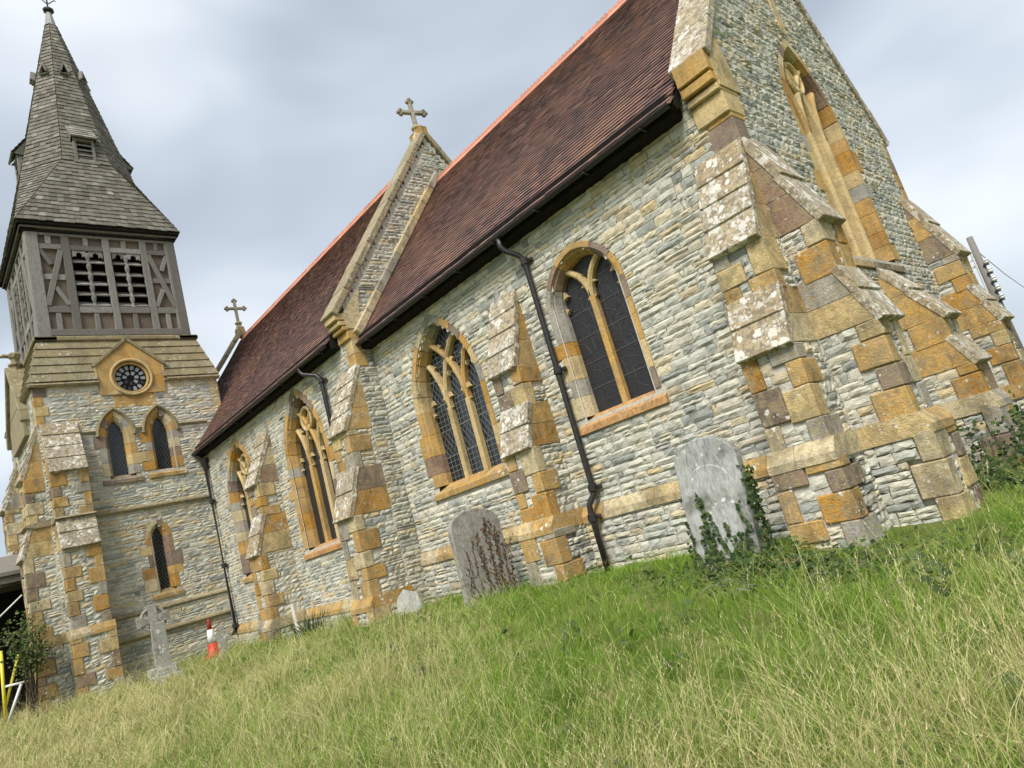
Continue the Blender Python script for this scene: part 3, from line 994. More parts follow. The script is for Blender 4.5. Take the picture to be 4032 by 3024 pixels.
# quoins at the top of the south-east corner
zq = 4.12
for h, lu, lv, c in ((0.34, 0.36, 0.26, 0.69), (0.36, 0.30, 0.34, 0.2)):
    piece('quoin_stone', fbox(FS, -lu, 0.012, zq, zq + h - 0.005, -lv, 0.012, bev=0.008), M_HAM, part, c); zq += h

# chancel east gable wall
def roof_ch(y): return CH_E[1] + (YC + 0.28 - np.abs(np.asarray(y) - YC)) * CH_S + 0.28
pe = core('east_wall', FE, 0.0, 5.76, -0.6, 9.6, any_hole([WE]), top=roof_ch)
def blk_e(us, z):
    b = any_block([WE])(us, z)
    b |= roof_ch(us) < z + 0.12
    for a, c, t in ((0.0, 0.58, 4.1), (5.18, 5.76, 4.1), (2.59, 3.17, 2.7)):
        if z < t: b |= (us > a + 0.06) & (us < c - 0.06)
    if z > 4.10 and z < 4.82: b |= (us < 0.28) | (us > 5.5)
    return b
lay(FE, 0.0, 5.74, 0.78, 9.4, pe, M_LIASE, blk_e, rough=0.013)
lay(FE, 0.0, 5.76, -0.5, 0.78, pe, M_LIASE, lambda us, z: (us < 0.6) | (us > 5.2) | ((us > 2.6) & (us < 3.2)), rough=0.03, doff=0.04)
# shaft of dressed stone above the east window
piece('apex_shaft', fbox(FE, YC - 0.10, YC + 0.10, 6.5, 9.05, -0.1, 0.03, bev=0.02), M_HAML, pe, 0.42)

zq = 4.12
while zq < 4.95:
    piece('quoin_stone', fbox(FE, 5.76 - rng.uniform(0.18, 0.3), 5.772, zq, zq + 0.27, -0.3, 0.016), M_HAML, pe, ham_rnd()); zq += 0.275

# buttresses of the chancel
buttress(FS, -0.58, 0.0, PB, label='lichened south buttress at the east corner')
buttress(FS, -4.47, -3.89, PB, label='buttress between the two chancel windows')
buttress(FE, 0.0, 0.58, PB, label='east buttress at the near corner', nslab=(2, 2))
PB3 = dict(PB, ztop=2.72, z1b=1.85, z2t=1.55, z2b=1.2, d1=0.52, d2=0.64)
buttress(FE, 2.59, 3.17, PB3, label='low buttress under the east window', nslab=(2, 1), quoinmat=M_HAML)
buttress(FE, 5.18, 5.76, PB, label='east buttress at the far corner', nslab=(2, 2), rub=M_LIASE)

# nave south wall, the nave's east face and gable
pn = core('nave_wall', FN, -16.8, -8.0, -0.6, 5.5, any_hole([WC, WD]))
def blk_n(us, z):
    b = any_block([WC, WD])(us, z)
    for a, c in ((-8.62, -8.0), (-12.93, -12.33)):
        if z < 4.42: b |= (us > a + 0.06) & (us < c - 0.06)
    if z > 4.44: b |= us > -8.25
    return b
lay(FN, -16.8, -8.0, 0.30, 5.35, pn, None, blk_n, fine=False, hr=(0.055, 0.12))
lay(FN, -16.8, -8.0, -0.5, 0.10, pn, None, lambda us, z: ((us > -8.65) & (us < -8.0)) | ((us > -12.95) & (us < -12.3)), fine=False, doff=0.05)
x = -16.75
while x < -8.65:
    b = min(x + rng.uniform(0.5, 0.9), -8.65)
    SFp = Frame(FN.o, -FN.n, FN.u, FN.z)
    piece('plinth_stone', prism(SFp, [(-d, z) for d, z in [(-0.05, 0.09), (0.085, 0.09), (0.085, 0.17), (0.02, 0.31), (-0.05, 0.31)]][::-1], x + 0.003, b - 0.003), M_HAML, pn, rng.choice([0.42, 0.8, 0.2]))
    x = b
zq = 4.46
for h, c in ((0.26, 0.2), (0.27, 0.42), (0.22, 0.8)):
    piece('quoin_stone', fbox(FN, XI - 0.26, XI + 0.012, zq, zq + h - 0.004, -0.24, 0.012, bev=0.008), M_HAM, pn, c); zq += h
buttress(FN, -8.62, -8.0, PN, label='buttress at the corner of nave and chancel', nslab=(4, 2))
buttress(FN, -12.93, -12.33, PN, label='buttress between the two nave windows', nslab=(4, 2), fine=False)

def roof_nv(y): return NV_E[1] + (YC + 0.65 - np.abs(np.asarray(y) - YC)) * NV_S + 0.28
pg = core('nave_gable', FNE, YN, 6.16, -0.6, 10.5, None, top=roof_nv)
def blk_g(us, z):
    b = roof_nv(us) < z + 0.12
    b |= (us > 0.02) & (us < 5.74) & (z < CH_E[1] + (YC + 0.28 - np.abs(us - YC)) * CH_S - 0.02)
    if 4.44 < z < 5.22: b |= us < YN + 0.24
    return b
lay(FNE, YN, 6.16, -0.5, 10.3, pg, M_LIASE, blk_g, fine=True, hr=(0.06, 0.12), rough=0.018)

# ---------------------------------------------------------------- roofs
ROOFT = []
def tiled_roof(name, x0, x1, E, S, ztop_y, label, north=True):
    ye, ze = E
    L = math.hypot(YC - ye, (YC - ye) * S)
    c, s = 1 / math.hypot(1, S), S / math.hypot(1, S)
    up = np.array([0, c, s]); nn = np.array([0, -s, c])
    o = np.array([0, ye, ze])
    part = empty(name, parent=church)
    part['label'] = label
    def slab(sgn):
        pts = []
        for d in (-0.03, -0.12):
            for a, b in ((x0, 0), (x1, 0), (x1, L), (x0, L)):
                p = o + np.array([a, 0, 0]) + up * b + nn * d
                if sgn < 0: p = np.array([p[0], 2 * YC - p[1], p[2]])
                pts.append(p)
        f = [(0, 1, 2, 3), (7, 6, 5, 4), (0, 4, 5, 1), (1, 5, 6, 2), (2, 6, 7, 3), (3, 7, 4, 0)]
        if sgn < 0: f = [tuple(reversed(q)) for q in f]
        return np.array(pts), f
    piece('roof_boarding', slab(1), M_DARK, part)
    piece('north_slope', slab(-1), M_TILE, part)
    g, tw = 0.098, 0.165
    rows = int(L / g)
    F = Frame(o, (1, 0, 0), nn, up)
    for j in range(rows + 1):
        v0 = j * g - 0.06
        x = x0 - (tw / 2 if j % 2 else 0)
        while x < x1 - 0.01:
            a, b = max(x0, x + 0.0015), min(x1, x + tw - 0.0015)
            x += tw
            if b - a < 0.03: continue
            lift = rng.normal(0, 0.0025); sk = rng.normal(0, 0.002)
            h0 = 0.046 + lift
            v1 = min(v0 + 0.20, L + 0.02)
            p = [(a, v0 + sk, h0), (b, v0 - sk, h0), (b, v1, 0.004), (a, v1, 0.004), (a, v0 + sk, h0 - 0.021), (b, v0 - sk, h0 - 0.021), (b, v1, -0.01), (a, v1, -0.01)]
            vv = F(np.array(p))
            ff = [(0, 1, 2, 3), (4, 5, 1, 0), (5, 6, 2, 1), (7, 4, 0, 3)]
            cen = vv[:4].mean(0)
            ROOFT.append((view_score(vv[:2].mean(0), nn, tw * g), vv, ff, float(np.clip(rng.beta(1.6, 1.9), 0, 1)), part))
    # crested terracotta ridge
    zr = ze + (YC - ye) * S + 0.02
    x = x0
    while x < x1 - 0.02:
        b = min(x + 0.305, x1)
        mb = MB()
        for sg in (-1, 1):
            q = [(x + 0.003, YC, zr + 0.065), (b - 0.003, YC, zr + 0.065), (b - 0.003, YC + sg * 0.12, zr + 0.065 - 0.12 * S * 0.93), (x + 0.003, YC + sg * 0.12, zr + 0.065 - 0.12 * S * 0.93)]
            q2 = [(p[0], p[1] - sg * 0.014, p[2] - 0.02) for p in q]
            mb.add(np.array(q + q2), [(0, 1, 2, 3), (7, 6, 5, 4), (3, 2, 6, 7), (0, 3, 7, 4), (1, 5, 6, 2)], rng.random())
        rr_ = rng.random()
        for k in range(3):
            cx = x + (b - x) * (k + 0.5) / 3
            r0 = 0.5 * (b - x) / 3 * 0.95
            po = [(cx - r0, zr + 0.05)] + [(cx - r0 * math.cos(t), zr + 0.075 + 1.15 * r0 * math.sin(t)) for t in np.linspace(0, math.pi, 7)] + [(cx + r0, zr + 0.05)]
            G = Frame((0, YC, 0), (1, 0, 0), (0, -1, 0))
            mb.add(*prism(G, po[::-1], -0.014, 0.014), rr_)
        mb.build('ridge_tile', M_RIDGE, part)
        x = b
    return part
tiled_roof('chancel_roof', XI + 0.02, -0.46, CH_E, CH_S, None, 'plum red clay tiled roof of the chancel')
tiled_roof('nave_roof', -20.2, XI - 0.44, NV_E, NV_S, None, 'dark brown clay tiled roof of the nave')
ROOFT.sort(key=lambda t: -t[0])
rest = {}
for k, (sc, v, f, r, part) in enumerate(ROOFT):
    if k < 290 and sc > 0: piece('roof_tile', (v, f), M_TILE, part, r)
    else: rest.setdefault(part.name, (part, MB()))[1].add(v, f, r)
for part, mb in rest.values(): mb.build('tile_courses', M_TILE, part, kind='stuff')
# near-black soffits with the shadow under the eaves built in as a dark band
piece('soffit_shade', fbox(FS, -8.0, -0.52, 4.78, 5.10, -0.02, 0.235, bev=0.03), M_DARK, church)
piece('soffit_shade', fbox(FN, XT, -8.42, 4.97, 5.3, -0.02, 0.20, bev=0.03), M_DARK, church)

# copings of the gables
def coping(xa, xb, ylow, zlow, S, yc, name, label, n=7, over=0.06, th=0.13, both=True, mat=None):
    part = empty(name, parent=church); part['label'] = label
    L = math.hypot(yc - ylow, (yc - ylow) * S)
    c, s = 1 / math.hypot(1, S), S / math.hypot(1, S)
    for sg in (1, -1):
        up = np.array([0, sg * c, s]); nn = np.array([0, -sg * s, c])
        o = np.array([0, ylow if sg > 0 else 2 * yc - ylow, zlow])
        F = Frame(o, (sg, 0, 0), nn, up)
        for i in range(n):
            a, b = L * i / n, L * (i + 1) / n
            u0, u1 = (xa, xb) if sg > 0 else (-xb, -xa)
            v, f = cbox(u0, u1, a + 0.003, b - 0.003, -th, 0.0, 0.015, 0.003)
            piece('coping_stone', (F(v), f), mat or M_SLAB, part)
        piece('apex_stone', fbox(Frame((0, yc, 0), (1, 0, 0), (0, -1, 0)), xa, xb, zlow + (yc - ylow) * S - 0.2, zlow + (yc - ylow) * S + 0.03, -0.1, 0.1, bev=0.02), M_HAML, part) if sg > 0 else None
    return part
coping(-0.46, 0.06, -0.16, 5.30, 1.36, YC, 'chancel_coping', 'lichened coping of the east gable')
coping(XI - 0.45, XI + 0.06, -0.72, 5.55, 1.345, YC, 'nave_gable_coping', 'coping of the gable between nave and chancel', n=9, mat=M_STRING)
coping(-20.55, -20.1, -0.72, 5.45, 1.345, YC, 'west_gable_coping', 'coping of the far west gable', n=9, mat=M_STRING)
piece('parapet_fill', prism(Frame((XI - 0.4, 0, 0), (0, 1, 0), (1, 0, 0)), [(YN, 5.0), (6.16, 5.0), (YC, 10.0)], 0.0, 0.37), M_MORT, church)
piece('parapet_fill', prism(Frame((-0.46, 0, 0), (0, 1, 0), (1, 0, 0)), [(0.05, 4.9), (5.7, 4.9), (YC, 9.1)], 0.0, 0.03), M_MORT, church)
piece('west_gable_wall', prism(Frame((-20.5, 0, 0), (0, 1, 0), (1, 0, 0)), [(YN, -0.5), (6.16, -0.5), (6.16, 5.2), (YC, 9.9), (YN, 5.2)], 0.0, 0.4), M_LIASE, church)

# stepped kneelers at the feet of the copings
def kneeler(F, u0, u1, z0, label, steps=((0.0, 0.27, 0.05), (0.27, 0.36, 0.10), (0.38, 0.50, 0.15), (0.52, 0.78, 0.17))):
    part = empty('kneeler', parent=church); part['label'] = label
    for a, b, d in steps:
        piece('kneeler_stone', fbox(F, u0, u1, z0 + a, z0 + b, -0.35, d, bev=0.012), M_HAM, part, rng.choice([0.2, 0.42]))
kneeler(FS, -0.40, 0.02, 4.52, 'ochre kneeler at the foot of the east gable coping')
piece('gable_springer', prism(FE, [(-0.05, 4.84), (0.42, 4.84), (0.36, 5.3), (0.22, 5.62), (-0.05, 5.3)], -0.4, 0.035), M_HAML, church, 0.42)
kneeler(FN, XI - 0.40, XI + 0.02, 5.02, 'stepped kneeler of the nave gable', steps=((0.0, 0.16, 0.06), (0.17, 0.25, 0.14), (0.27, 0.36, 0.2), (0.38, 0.52, 0.26)))
piece('gable_springer', prism(FNE, [(YN - 0.05, 5.22), (YN + 0.34, 5.22), (YN + 0.3, 5.6), (YN + 0.42, 6.1), (YN - 0.05, 5.55)], -0.4, 0.035), M_HAML, church, 0.8)

# lead flashing where the chancel roof meets the nave gable
nfl = 9
for i in range(nfl):
    y0_, y1_ = (CH_E[0] + t * (YC - CH_E[0]) for t in (i / nfl, (i + 1) / nfl))
    z0_, z1_ = (CH_E[1] + (y - CH_E[0]) * CH_S + 0.20 for y in (y0_, y1_))
    piece('tabling_stone', bar((XI + 0.03, y0_, z0_), (XI + 0.03, y1_, z1_), 0.20, 0.16, bev=0.015), M_HAML, pg, rng.choice([0.8, 0.88, 0.42]))

# stone cross finials on the gables
def cross_finial(base, h, label, yaw=0.0):
    part = empty('cross_finial', base, parent=church); part['label'] = label
    F = Frame((0, 0, 0), (math.sin(yaw), math.cos(yaw), 0), (math.cos(yaw), -math.sin(yaw), 0))
    piece('base_block', lathe((0, 0, 0), [(0.20, -0.1), (0.19, 0.12), (0.12, 0.24), (0.085, 0.34)], 8), M_HAML, part, 0.8)
    piece('collar', lathe((0, 0, 0), [(0.07, 0.34), (0.13, 0.39), (0.13, 0.44), (0.06, 0.48)], 8), M_HAML, part, 0.8)
    w = 0.048
    piece('shaft', fbox(F, -w, w, 0.4, h, -w, w, bev=0.015), M_HAML, part, 0.88)
    zc = h - 0.30
    piece('arm', fbox(F, -0.30, 0.30, zc - w, zc + w, -w * 0.98, w * 0.98, bev=0.015), M_HAML, part, 0.88)
    for a, b in ((-0.30, zc), (0.30, zc), (0, h)):
        for du, dz in ((0.055, 0), (-0.055, 0), (0, 0.055), (0, -0.055)):
            piece('foil_knop', fbox(F, a + du - 0.045, a + du + 0.045, b + dz - 0.045, b + dz + 0.045, -0.05, 0.05, bev=0.022), M_HAML, part, 0.88)
    return part
cross_finial((XI - 0.2, YC, 10.1), 1.15, 'stone cross on the gable between nave and chancel', 0.25)
cross_finial((-20.3, YC, 10.1), 1.3, 'stone cross on the far west gable', 0.1)

# ---------------------------------------------------------------- gutters and downpipes
def gutter(x0, x1, y, z, label):
    part = empty('gutter', parent=church); part['label'] = label
    n = 8
    v, f = [], []
    for x in (x0, x1):
        for r in (0.052, 0.044):
            for i in range(n + 1):
                t = math.pi + math.pi * i / n
                v.append((x, y + r * math.cos(t), z + r * math.sin(t)))
    m_ = n + 1
    for i in range(n):
        f.append((i, i + 1, 2 * m_ + i + 1, 2 * m_ + i))
        f.append((m_ + i + 1, m_ + i, 3 * m_ + i, 3 * m_ + i + 1))
    piece('trough', (np.array(v), f), M_IRON, part)
    k = x0 + 0.4
    while k < x1:
        piece('gutter_bracket', fbox(FS, k - 0.012, k + 0.012, z - 0.085, z - 0.06, -y - 0.07, -y + 0.07), M_IRON, part); k += 0.95
gutter(XI + 0.05, -0.48, CH_E[0] - 0.04, CH_E[1] - 0.01, 'black gutter along the chancel eaves')
gutter(XT + 0.05, XI - 0.45, NV_E[0] - 0.04, NV_E[1] - 0.01, 'black gutter along the nave eaves')

def downpipe(pts, collars, hopper, label, r=0.042):
    part = empty('downpipe', parent=church); part['label'] = label
    piece('pipe', tube(pts, r, 10), M_IRON, part, smooth=True)
    for p in collars:
        piece('collar', lathe(p, [(r * 1.15, -0.05), (r * 1.45, -0.04), (r * 1.45, 0.05), (r * 1.15, 0.06)], 10), M_IRON, part)
        for s in (-1, 1):
            piece('fixing_ear', fbox(FS, p[0] + s * 0.085 - 0.035, p[0] + s * 0.085 + 0.035, p[2] - 0.03, p[2] + 0.03, -p[1] - 0.07, -p[1] - 0.02, bev=0.012), M_IRON, part)
    if hopper:
        piece('hopper', lathe(hopper, [(0.05, -0.22), (0.07, -0.16), (0.115, 0.02), (0.125, 0.1), (0.125, 0.13)], 8), M_IRON, part)
downpipe([(-3.66, -0.31, 4.88), (-3.66, -0.31, 4.72), (-3.62, -0.28, 4.63), (-3.52, -0.14, 4.52), (-3.48, -0.095, 4.42), (-3.48, -0.095, 0.98), (-3.49, -0.10, 0.92), (-3.56, -0.17, 0.80), (-3.57, -0.175, 0.7), (-3.57, -0.175, -0.2)],
         [(-3.48, -0.095, 4.40), (-3.47, -0.095, 2.70), (-3.48, -0.095, 1.0), (-3.57, -0.175, 0.62)], None, 'black downpipe beside the two-light window')
downpipe([(-9.72, -0.69, 5.08), (-9.72, -0.69, 4.98), (-9.66, -0.66, 4.9), (-9.34, -0.54, 4.76), (-9.28, -0.50, 4.66), (-9.28, -0.50, 0.0)],
         [(-9.28, -0.50, 4.62)], None, 'black downpipe behind the nave corner buttress')
downpipe([(-16.72, -0.69, 5.1), (-16.6, -0.62, 4.98), (-16.52, -0.52, 4.86), (-16.52, -0.50, 4.6), (-16.52, -0.50, 0.25), (-16.50, -0.60, 0.1), (-16.50, -0.60, -0.3)],
         [(-16.52, -0.50, 3.66), (-16.52, -0.50, 1.9), (-16.52, -0.50, 0.3)], (-16.52, -0.50, 4.75), 'black downpipe in the corner of nave and tower', r=0.05)
# ---------------------------------------------------------------- tower
TX, TY = -19.05, -1.90            # tower centre
TY0, TY1 = -4.15, 0.35
pt = core('tower_wall', FT, TY0, TY1, -0.6, 7.4, lambda us, z: any_hole([L1, L2, L3])(us, z) | ((us + 1.885) ** 2 + (z - 7.45) ** 2 < 0.62 ** 2))
ZB = dict(ztop=6.30, z1b=5.03, z2t=3.84, z2b=3.15, d1=0.45, d2=0.62, zp=1.26, dp=0.66)
def blk_t(us, z):
    b = any_block([L1, L2, L3])(us, z)
    if z < 6.25: b |= (us > -4.06) & (us < -3.36)
    b |= ((us - TY) ** 2 + (z - 7.45) ** 2 < 0.66 ** 2) | ((np.abs(us + 1.86) < 0.84) & (z > 7.02))
    if z > 6.2: b |= us < TY0 + 0.3
    if us is not None and z < 6.6: b |= (z > NV_E[1] + 0.2) & (us > NV_E[0] + (z - NV_E[1]) / NV_S + 0.1)
    return b
lay(FT, TY0, TY1, 1.30, 7.36, pt, None, blk_t, fine=False, hr=(0.06, 0.12))
lay(FT, TY0, TY1, -0.5, 1.22, pt, None, lambda us, z: (us > -4.06) & (us < -3.36), fine=False, doff=0.06)
zq, k = 6.3, 0
while zq < 7.3:
    piece('quoin_stone', fbox(FT, TY0 - 0.012, TY0 + (0.28 if k % 2 else 0.17), zq, zq + 0.245, -0.3, 0.014), M_HAM, pt, [0.58, 0.42, 0.2, 0.70][k % 4]); zq += 0.25; k += 1
zq = 5.4
while zq < 7.3:
    piece('quoin_stone', fbox(FT, TY1 - 0.24, TY1 + 0.012, zq, zq + 0.3, -0.3, 0.014), M_HAML, pt, 0.42); zq += 0.305
# south face of the tower
ps = core('tower_south_wall', FTS, -21.3, XT, -0.6, 7.4)
lay(FTS, -21.3, XT, -0.5, 7.3, ps, None, None, fine=False, hr=(0.07, 0.14))
core('tower_west_wall', Frame((-21.3, 0, 0), (0, -1, 0), (-1, 0, 0)), -TY1, -TY0, -0.6, 7.4)
core('tower_north_wall', Frame((0, TY1, 0), (-1, 0, 0), (0, 1, 0)), -XT, 21.3, -0.6, 7.4)

buttress(FT, -4.10, -3.32, ZB, label='east buttress of the tower', nslab=(4, 2), fine=False)
buttress(FTS, -17.55, -16.82, dict(ZB, d1=0.42, d2=0.6), label='south buttress at the near corner of the tower', nslab=(4, 2), fine=False)
buttress(FTS, -21.25, -20.5, dict(ZB, d1=0.42, d2=0.6), label='south buttress at the far corner of the tower', nslab=(4, 2), fine=False)

# string courses
def string(F, u0, u1, z, h, d, mat=None, parent=None):
    L = u1 - u0; n = max(1, int(round(L / 0.9)))
    SFp = Frame(F.o, -F.n, F.u, F.z)
    for i in range(n):
        a, b = u0 + L * i / n + 0.002, u0 + L * (i + 1) / n - 0.002
        poly = [(-0.03, z), (d * 0.6, z), (d, z + h * 0.35), (d * 0.9, z + h * 0.6), (0.0, z + h), (-0.03, z + h)]
        piece('string_course', prism(SFp, [(-x, y) for x, y in poly][::-1], a, b), mat or M_STRING, parent or pt)
for z, h, d in ((3.80, 0.16, 0.10), (1.20, 0.16, 0.12), (0.64, 0.2, 0.16)):
    string(FT, -3.30, -0.42 if z > 1 else -0.42, z, h, d)
string(FT, -4.14, -3.28, 3.80, 0.17, 0.56)
string(FTS, -17.58, -16.78, 3.80, 0.17, 0.53, parent=ps)
string(FT, -3.30, -2.92, 5.98, 0.10, 0.07); string(FT, -2.02, -1.84, 5.98, 0.10, 0.07); string(FT, -0.95, -0.15, 5.98, 0.10, 0.07)
string(FT, TY0 - 0.08, -2.70, 7.28, 0.15, 0.13); string(FT, -1.02, TY1 + 0.08, 7.28, 0.15, 0.13)
string(FTS, -21.4, XT + 0.1, 7.28, 0.15, 0.13, parent=ps)

# sloping stone shoulders between tower and belfry
SH = empty('stone_shoulder', parent=church); SH['label'] = 'sloping ashlar shoulder under the belfry'
H0, H1, ZS0, ZS1 = 2.33, 1.98, 7.42, 8.66
nrow = 5
for q in range(4):
    ang = q * math.pi / 2
    n2 = np.array([math.cos(ang), math.sin(ang), 0]); u2 = np.array([-math.sin(ang), math.cos(ang), 0])
    F = Frame((TX, TY, 0), u2, n2)
    for j in range(nrow):
        t0, t1 = j / nrow, (j + 1) / nrow
        w0, w1 = H0 + (H1 - H0) * t0, H0 + (H1 - H0) * t1
        z0_, z1_ = ZS0 + (ZS1 - ZS0) * t0, ZS0 + (ZS1 - ZS0) * t1
        if q == 0 and z0_ < 7.85:
            k_ = 0.80 / w0
            segs = [(-1.0, -k_ - 0.2), (-k_ - 0.2, -k_), (k_, k_ + 0.25), (k_ + 0.25, 1.0)]
        else: segs = None
        cuts = [-1.0] + sorted(rng.uniform(-0.75, 0.75, 2 if j % 2 else 3)) + [1.0]
        for a, b in (segs or list(zip(cuts[:-1], cuts[1:]))):
            g = 0.002
            p = [(a * w0 + g, z0_, w0 + 0.035), (b * w0 - g, z0_, w0 + 0.035), (b * w1 - g, z1_, w1 + 0.004), (a * w1 + g, z1_, w1 + 0.004),
                 (a * w0 + g, z0_ - 0.02, w0 - 0.05), (b * w0 - g, z0_ - 0.02, w0 - 0.05), (b * w1 - g, z1_, w1 - 0.08), (a * w1 + g, z1_, w1 - 0.08)]
            if q in (0, 3): piece('shoulder_slab', (F(np.array(p)), [(0, 1, 2, 3), (4, 5, 1, 0), (5, 6, 2, 1), (7, 4, 0, 3)]), M_SLABT, SH)
            elif a == -1.0:
                p = [(-w0, z0_, w0), (w0, z0_, w0), (w1, z1_, w1), (-w1, z1_, w1)]
                piece('shoulder_slab', (F(np.array(p)), [(0, 1, 2, 3)]), M_SLABT, SH)
    piece('shoulder_ledge', fbox(F, -H1 - 0.07, H1 + 0.07, 8.64, 8.78, 1.5, H1 + 0.07 + 0.001 * q, bev=0.03), M_SLABT, SH, 0.3)

# east gablet with the rose window
GB = empty('gablet', parent=church); GB['label'] = 'ochre gablet with the rose window'
gy, gz, R0 = -1.885, 7.45, 0.48
FG = FT.at(gy, 0, 0.05)
outline = [(-0.80, 6.98), (-0.49, 6.98), (0.49, 6.98), (0.80, 6.98), (0.80, 7.84), (0.0, 8.50), (-0.80, 7.84)]
# ring of blocks round the opening, cut to the gablet's outline
N = 12
def ray_out(t):
    d = np.array([math.cos(t), math.sin(t)]); best = 9.0
    c = np.array([0.0, gz])
    for i in range(len(outline)):
        p, q = np.array(outline[i]), np.array(outline[(i + 1) % len(outline)])
        e_ = q - p
        den = d[0] * e_[1] - d[1] * e_[0]
        if abs(den) < 1e-9: continue
        s = ((p - c)[0] * e_[1] - (p - c)[1] * e_[0]) / den
        w = ((p - c)[0] * d[1] - (p - c)[1] * d[0]) / den
        if s > 0 and -1e-6 <= w <= 1 + 1e-6: best = min(best, s)
    return best
for i in range(N):
    t0, t1 = 2 * math.pi * i / N + 0.1, 2 * math.pi * (i + 1) / N + 0.1
    inn = [(R0 * math.cos(t0 + (t1 - t0) * k / 4), gz + R0 * math.sin(t0 + (t1 - t0) * k / 4)) for k in range(5)]
    outp = []
    ts = list(np.linspace(t0, t1, 5))
    for vx, vz in outline:
        tv = math.atan2(vz - gz, vx) % (2 * math.pi)
        for off in (0, 2 * math.pi):
            if t0 < tv + off < t1: ts.append(tv + off)
    for t in sorted(ts, reverse=True):
        r = ray_out(t) - 0.002
        outp.append((r * math.cos(t), gz + r * math.sin(t)))
    poly = inn + outp
    piece('gablet_stone', prism(FG, poly[::-1] , -0.35, 0.0), M_HAM, GB, rng.choice([0.05, 0.2, 0.2, 0.58, 0.42]))
for s in (-1, 1):
    p0, p1 = FG(np.array([0.0, 8.56, -0.14])), FG(np.array([s * 0.88, 7.81, -0.14]))
    piece('gablet_coping', bar(p0, p1, 0.36, 0.09, up=(0, 0, 1), bev=0.012, ext=0.02), M_SLABT, GB)
    piece('gablet_string', fbox(FG, *sorted((s * 0.80, s * 0.86)), 7.3, 7.80, -0.3, 0.01), M_HAML, GB, 0.42)
ringm = MB()
def ring(F, c, r0, r1, d0, d1, n=32):
    v, f = [], []
    for i in range(n):
        t = 2 * math.pi * i / n
        for r, d in ((r0, d0), (r0, d1), (0.5 * (r0 + r1), d1 + 0.015), (r1, d1), (r1, d0)):
            v.append((c[0] + r * math.cos(t), c[1] + r * math.sin(t), d))
    for i in range(n):
        j = (i + 1) % n
        for k in range(4): f.append((5 * i + k, 5 * i + k + 1, 5 * j + k + 1, 5 * j + k))
    return F(np.array(v)), f
piece('rose_rim', ring(FG, (0, gz), R0 - 0.015, R0 + 0.055, -0.02, 0.025), M_HAM, GB, 0.42)
piece('rose_rim', ring(FG, (0, gz), R0 - 0.09, R0 - 0.01, -0.2, -0.05), M_HAM, GB, 0.58)
disc = [(0.46 * math.cos(t), gz + 0.46 * math.sin(t)) for t in np.linspace(0, 2 * math.pi, 32, endpoint=False)]
piece('rose_tracery', prism(FG, disc, -0.2, -0.12), M_DARK, GB)
def rosepane(r0, r1, t, hw, mat):
    pts = [(r0 * math.cos(t - hw * 0.8), gz + r0 * math.sin(t - hw * 0.8)), (r0 * 1.15 * math.cos(t - hw), gz + r0 * 1.15 * math.sin(t - hw)), (r1 * 0.97 * math.cos(t - hw * 0.9), gz + r1 * 0.97 * math.sin(t - hw * 0.9)), (r1 * math.cos(t), gz + r1 * math.sin(t)),
           (r1 * 0.97 * math.cos(t + hw * 0.9), gz + r1 * 0.97 * math.sin(t + hw * 0.9)), (r0 * 1.15 * math.cos(t + hw), gz + r0 * 1.15 * math.sin(t + hw)), (r0 * math.cos(t + hw * 0.8), gz + r0 * math.sin(t + hw * 0.8))]
    piece('pane', prism(FG, pts, -0.125, -0.112), mat, GB)
for i in range(14): rosepane(0.245, 0.365, 2 * math.pi * i / 14, 0.15, M_PANE_SKY if i not in (9, 10, 13) else M_GLASSB)
for i in range(7): rosepane(0.10, 0.205, 2 * math.pi * i / 7 + 0.2, 0.30, M_PANE_SKY if i not in (4, 5) else M_GLASSB)
for i in range(14):
    t = 2 * math.pi * (i + 0.5) / 14
    p0 = FG(np.array([0.22 * math.cos(t), gz + 0.22 * math.sin(t), -0.11])); p1 = FG(np.array([0.40 * math.cos(t), gz + 0.40 * math.sin(t), -0.11]))
    piece('spoke', bar(p0, p1, 0.02, 0.02, bev=0.004), M_DARK, GB)
piece('string_course', fbox(FT, -2.40, -1.38, 6.62, 7.0, -0.1, 0.016), M_HAM, pt, 0.2)

# south gablet with its finial
SG = empty('gablet', parent=church); SG['label'] = 'south gablet with a carved finial, seen edge on'
FGS = FTS.at(TX, 0, 0.06)
piece('gablet_wall', prism(FGS, [(-1.15, 6.4), (1.15, 6.4), (1.15, 7.1), (0, 8.5), (-1.15, 7.1)], -0.45, 0.06), M_STRING, SG, 0.42)
for s in (-1, 1):
    p0, p1 = FGS(np.array([0.0, 8.62, -0.1])), FGS(np.array([s * 1.30, 7.02, -0.1]))
    piece('gablet_coping', bar(p0, p1, 0.5, 0.12, bev=0.02, ext=0.03), M_SLABT, SG)
    p2 = FGS(np.array([s * 1.42, 6.70, -0.1]))
    piece('gablet_coping', bar(p1, p2, 0.5, 0.12, bev=0.02, ext=0.0), M_SLABT, SG)
piece('finial', lathe(FGS(np.array([0, 8.6, -0.1])), [(0.13, -0.1), (0.12, 0.08), (0.17, 0.12), (0.17, 0.17), (0.09, 0.21), (0.09, 0.30), (0.14, 0.36), (0.16, 0.44), (0.10, 0.5)], 8), M_SLABT, SG)
piece('carved_leaf', tube([FGS(np.array([0, 9.0, 0.0])), FGS(np.array([0.0, 9.02, 0.14])), FGS(np.array([0.0, 8.98, 0.26]))], [0.05, 0.06, 0.02], 6), M_SLABT, SG)

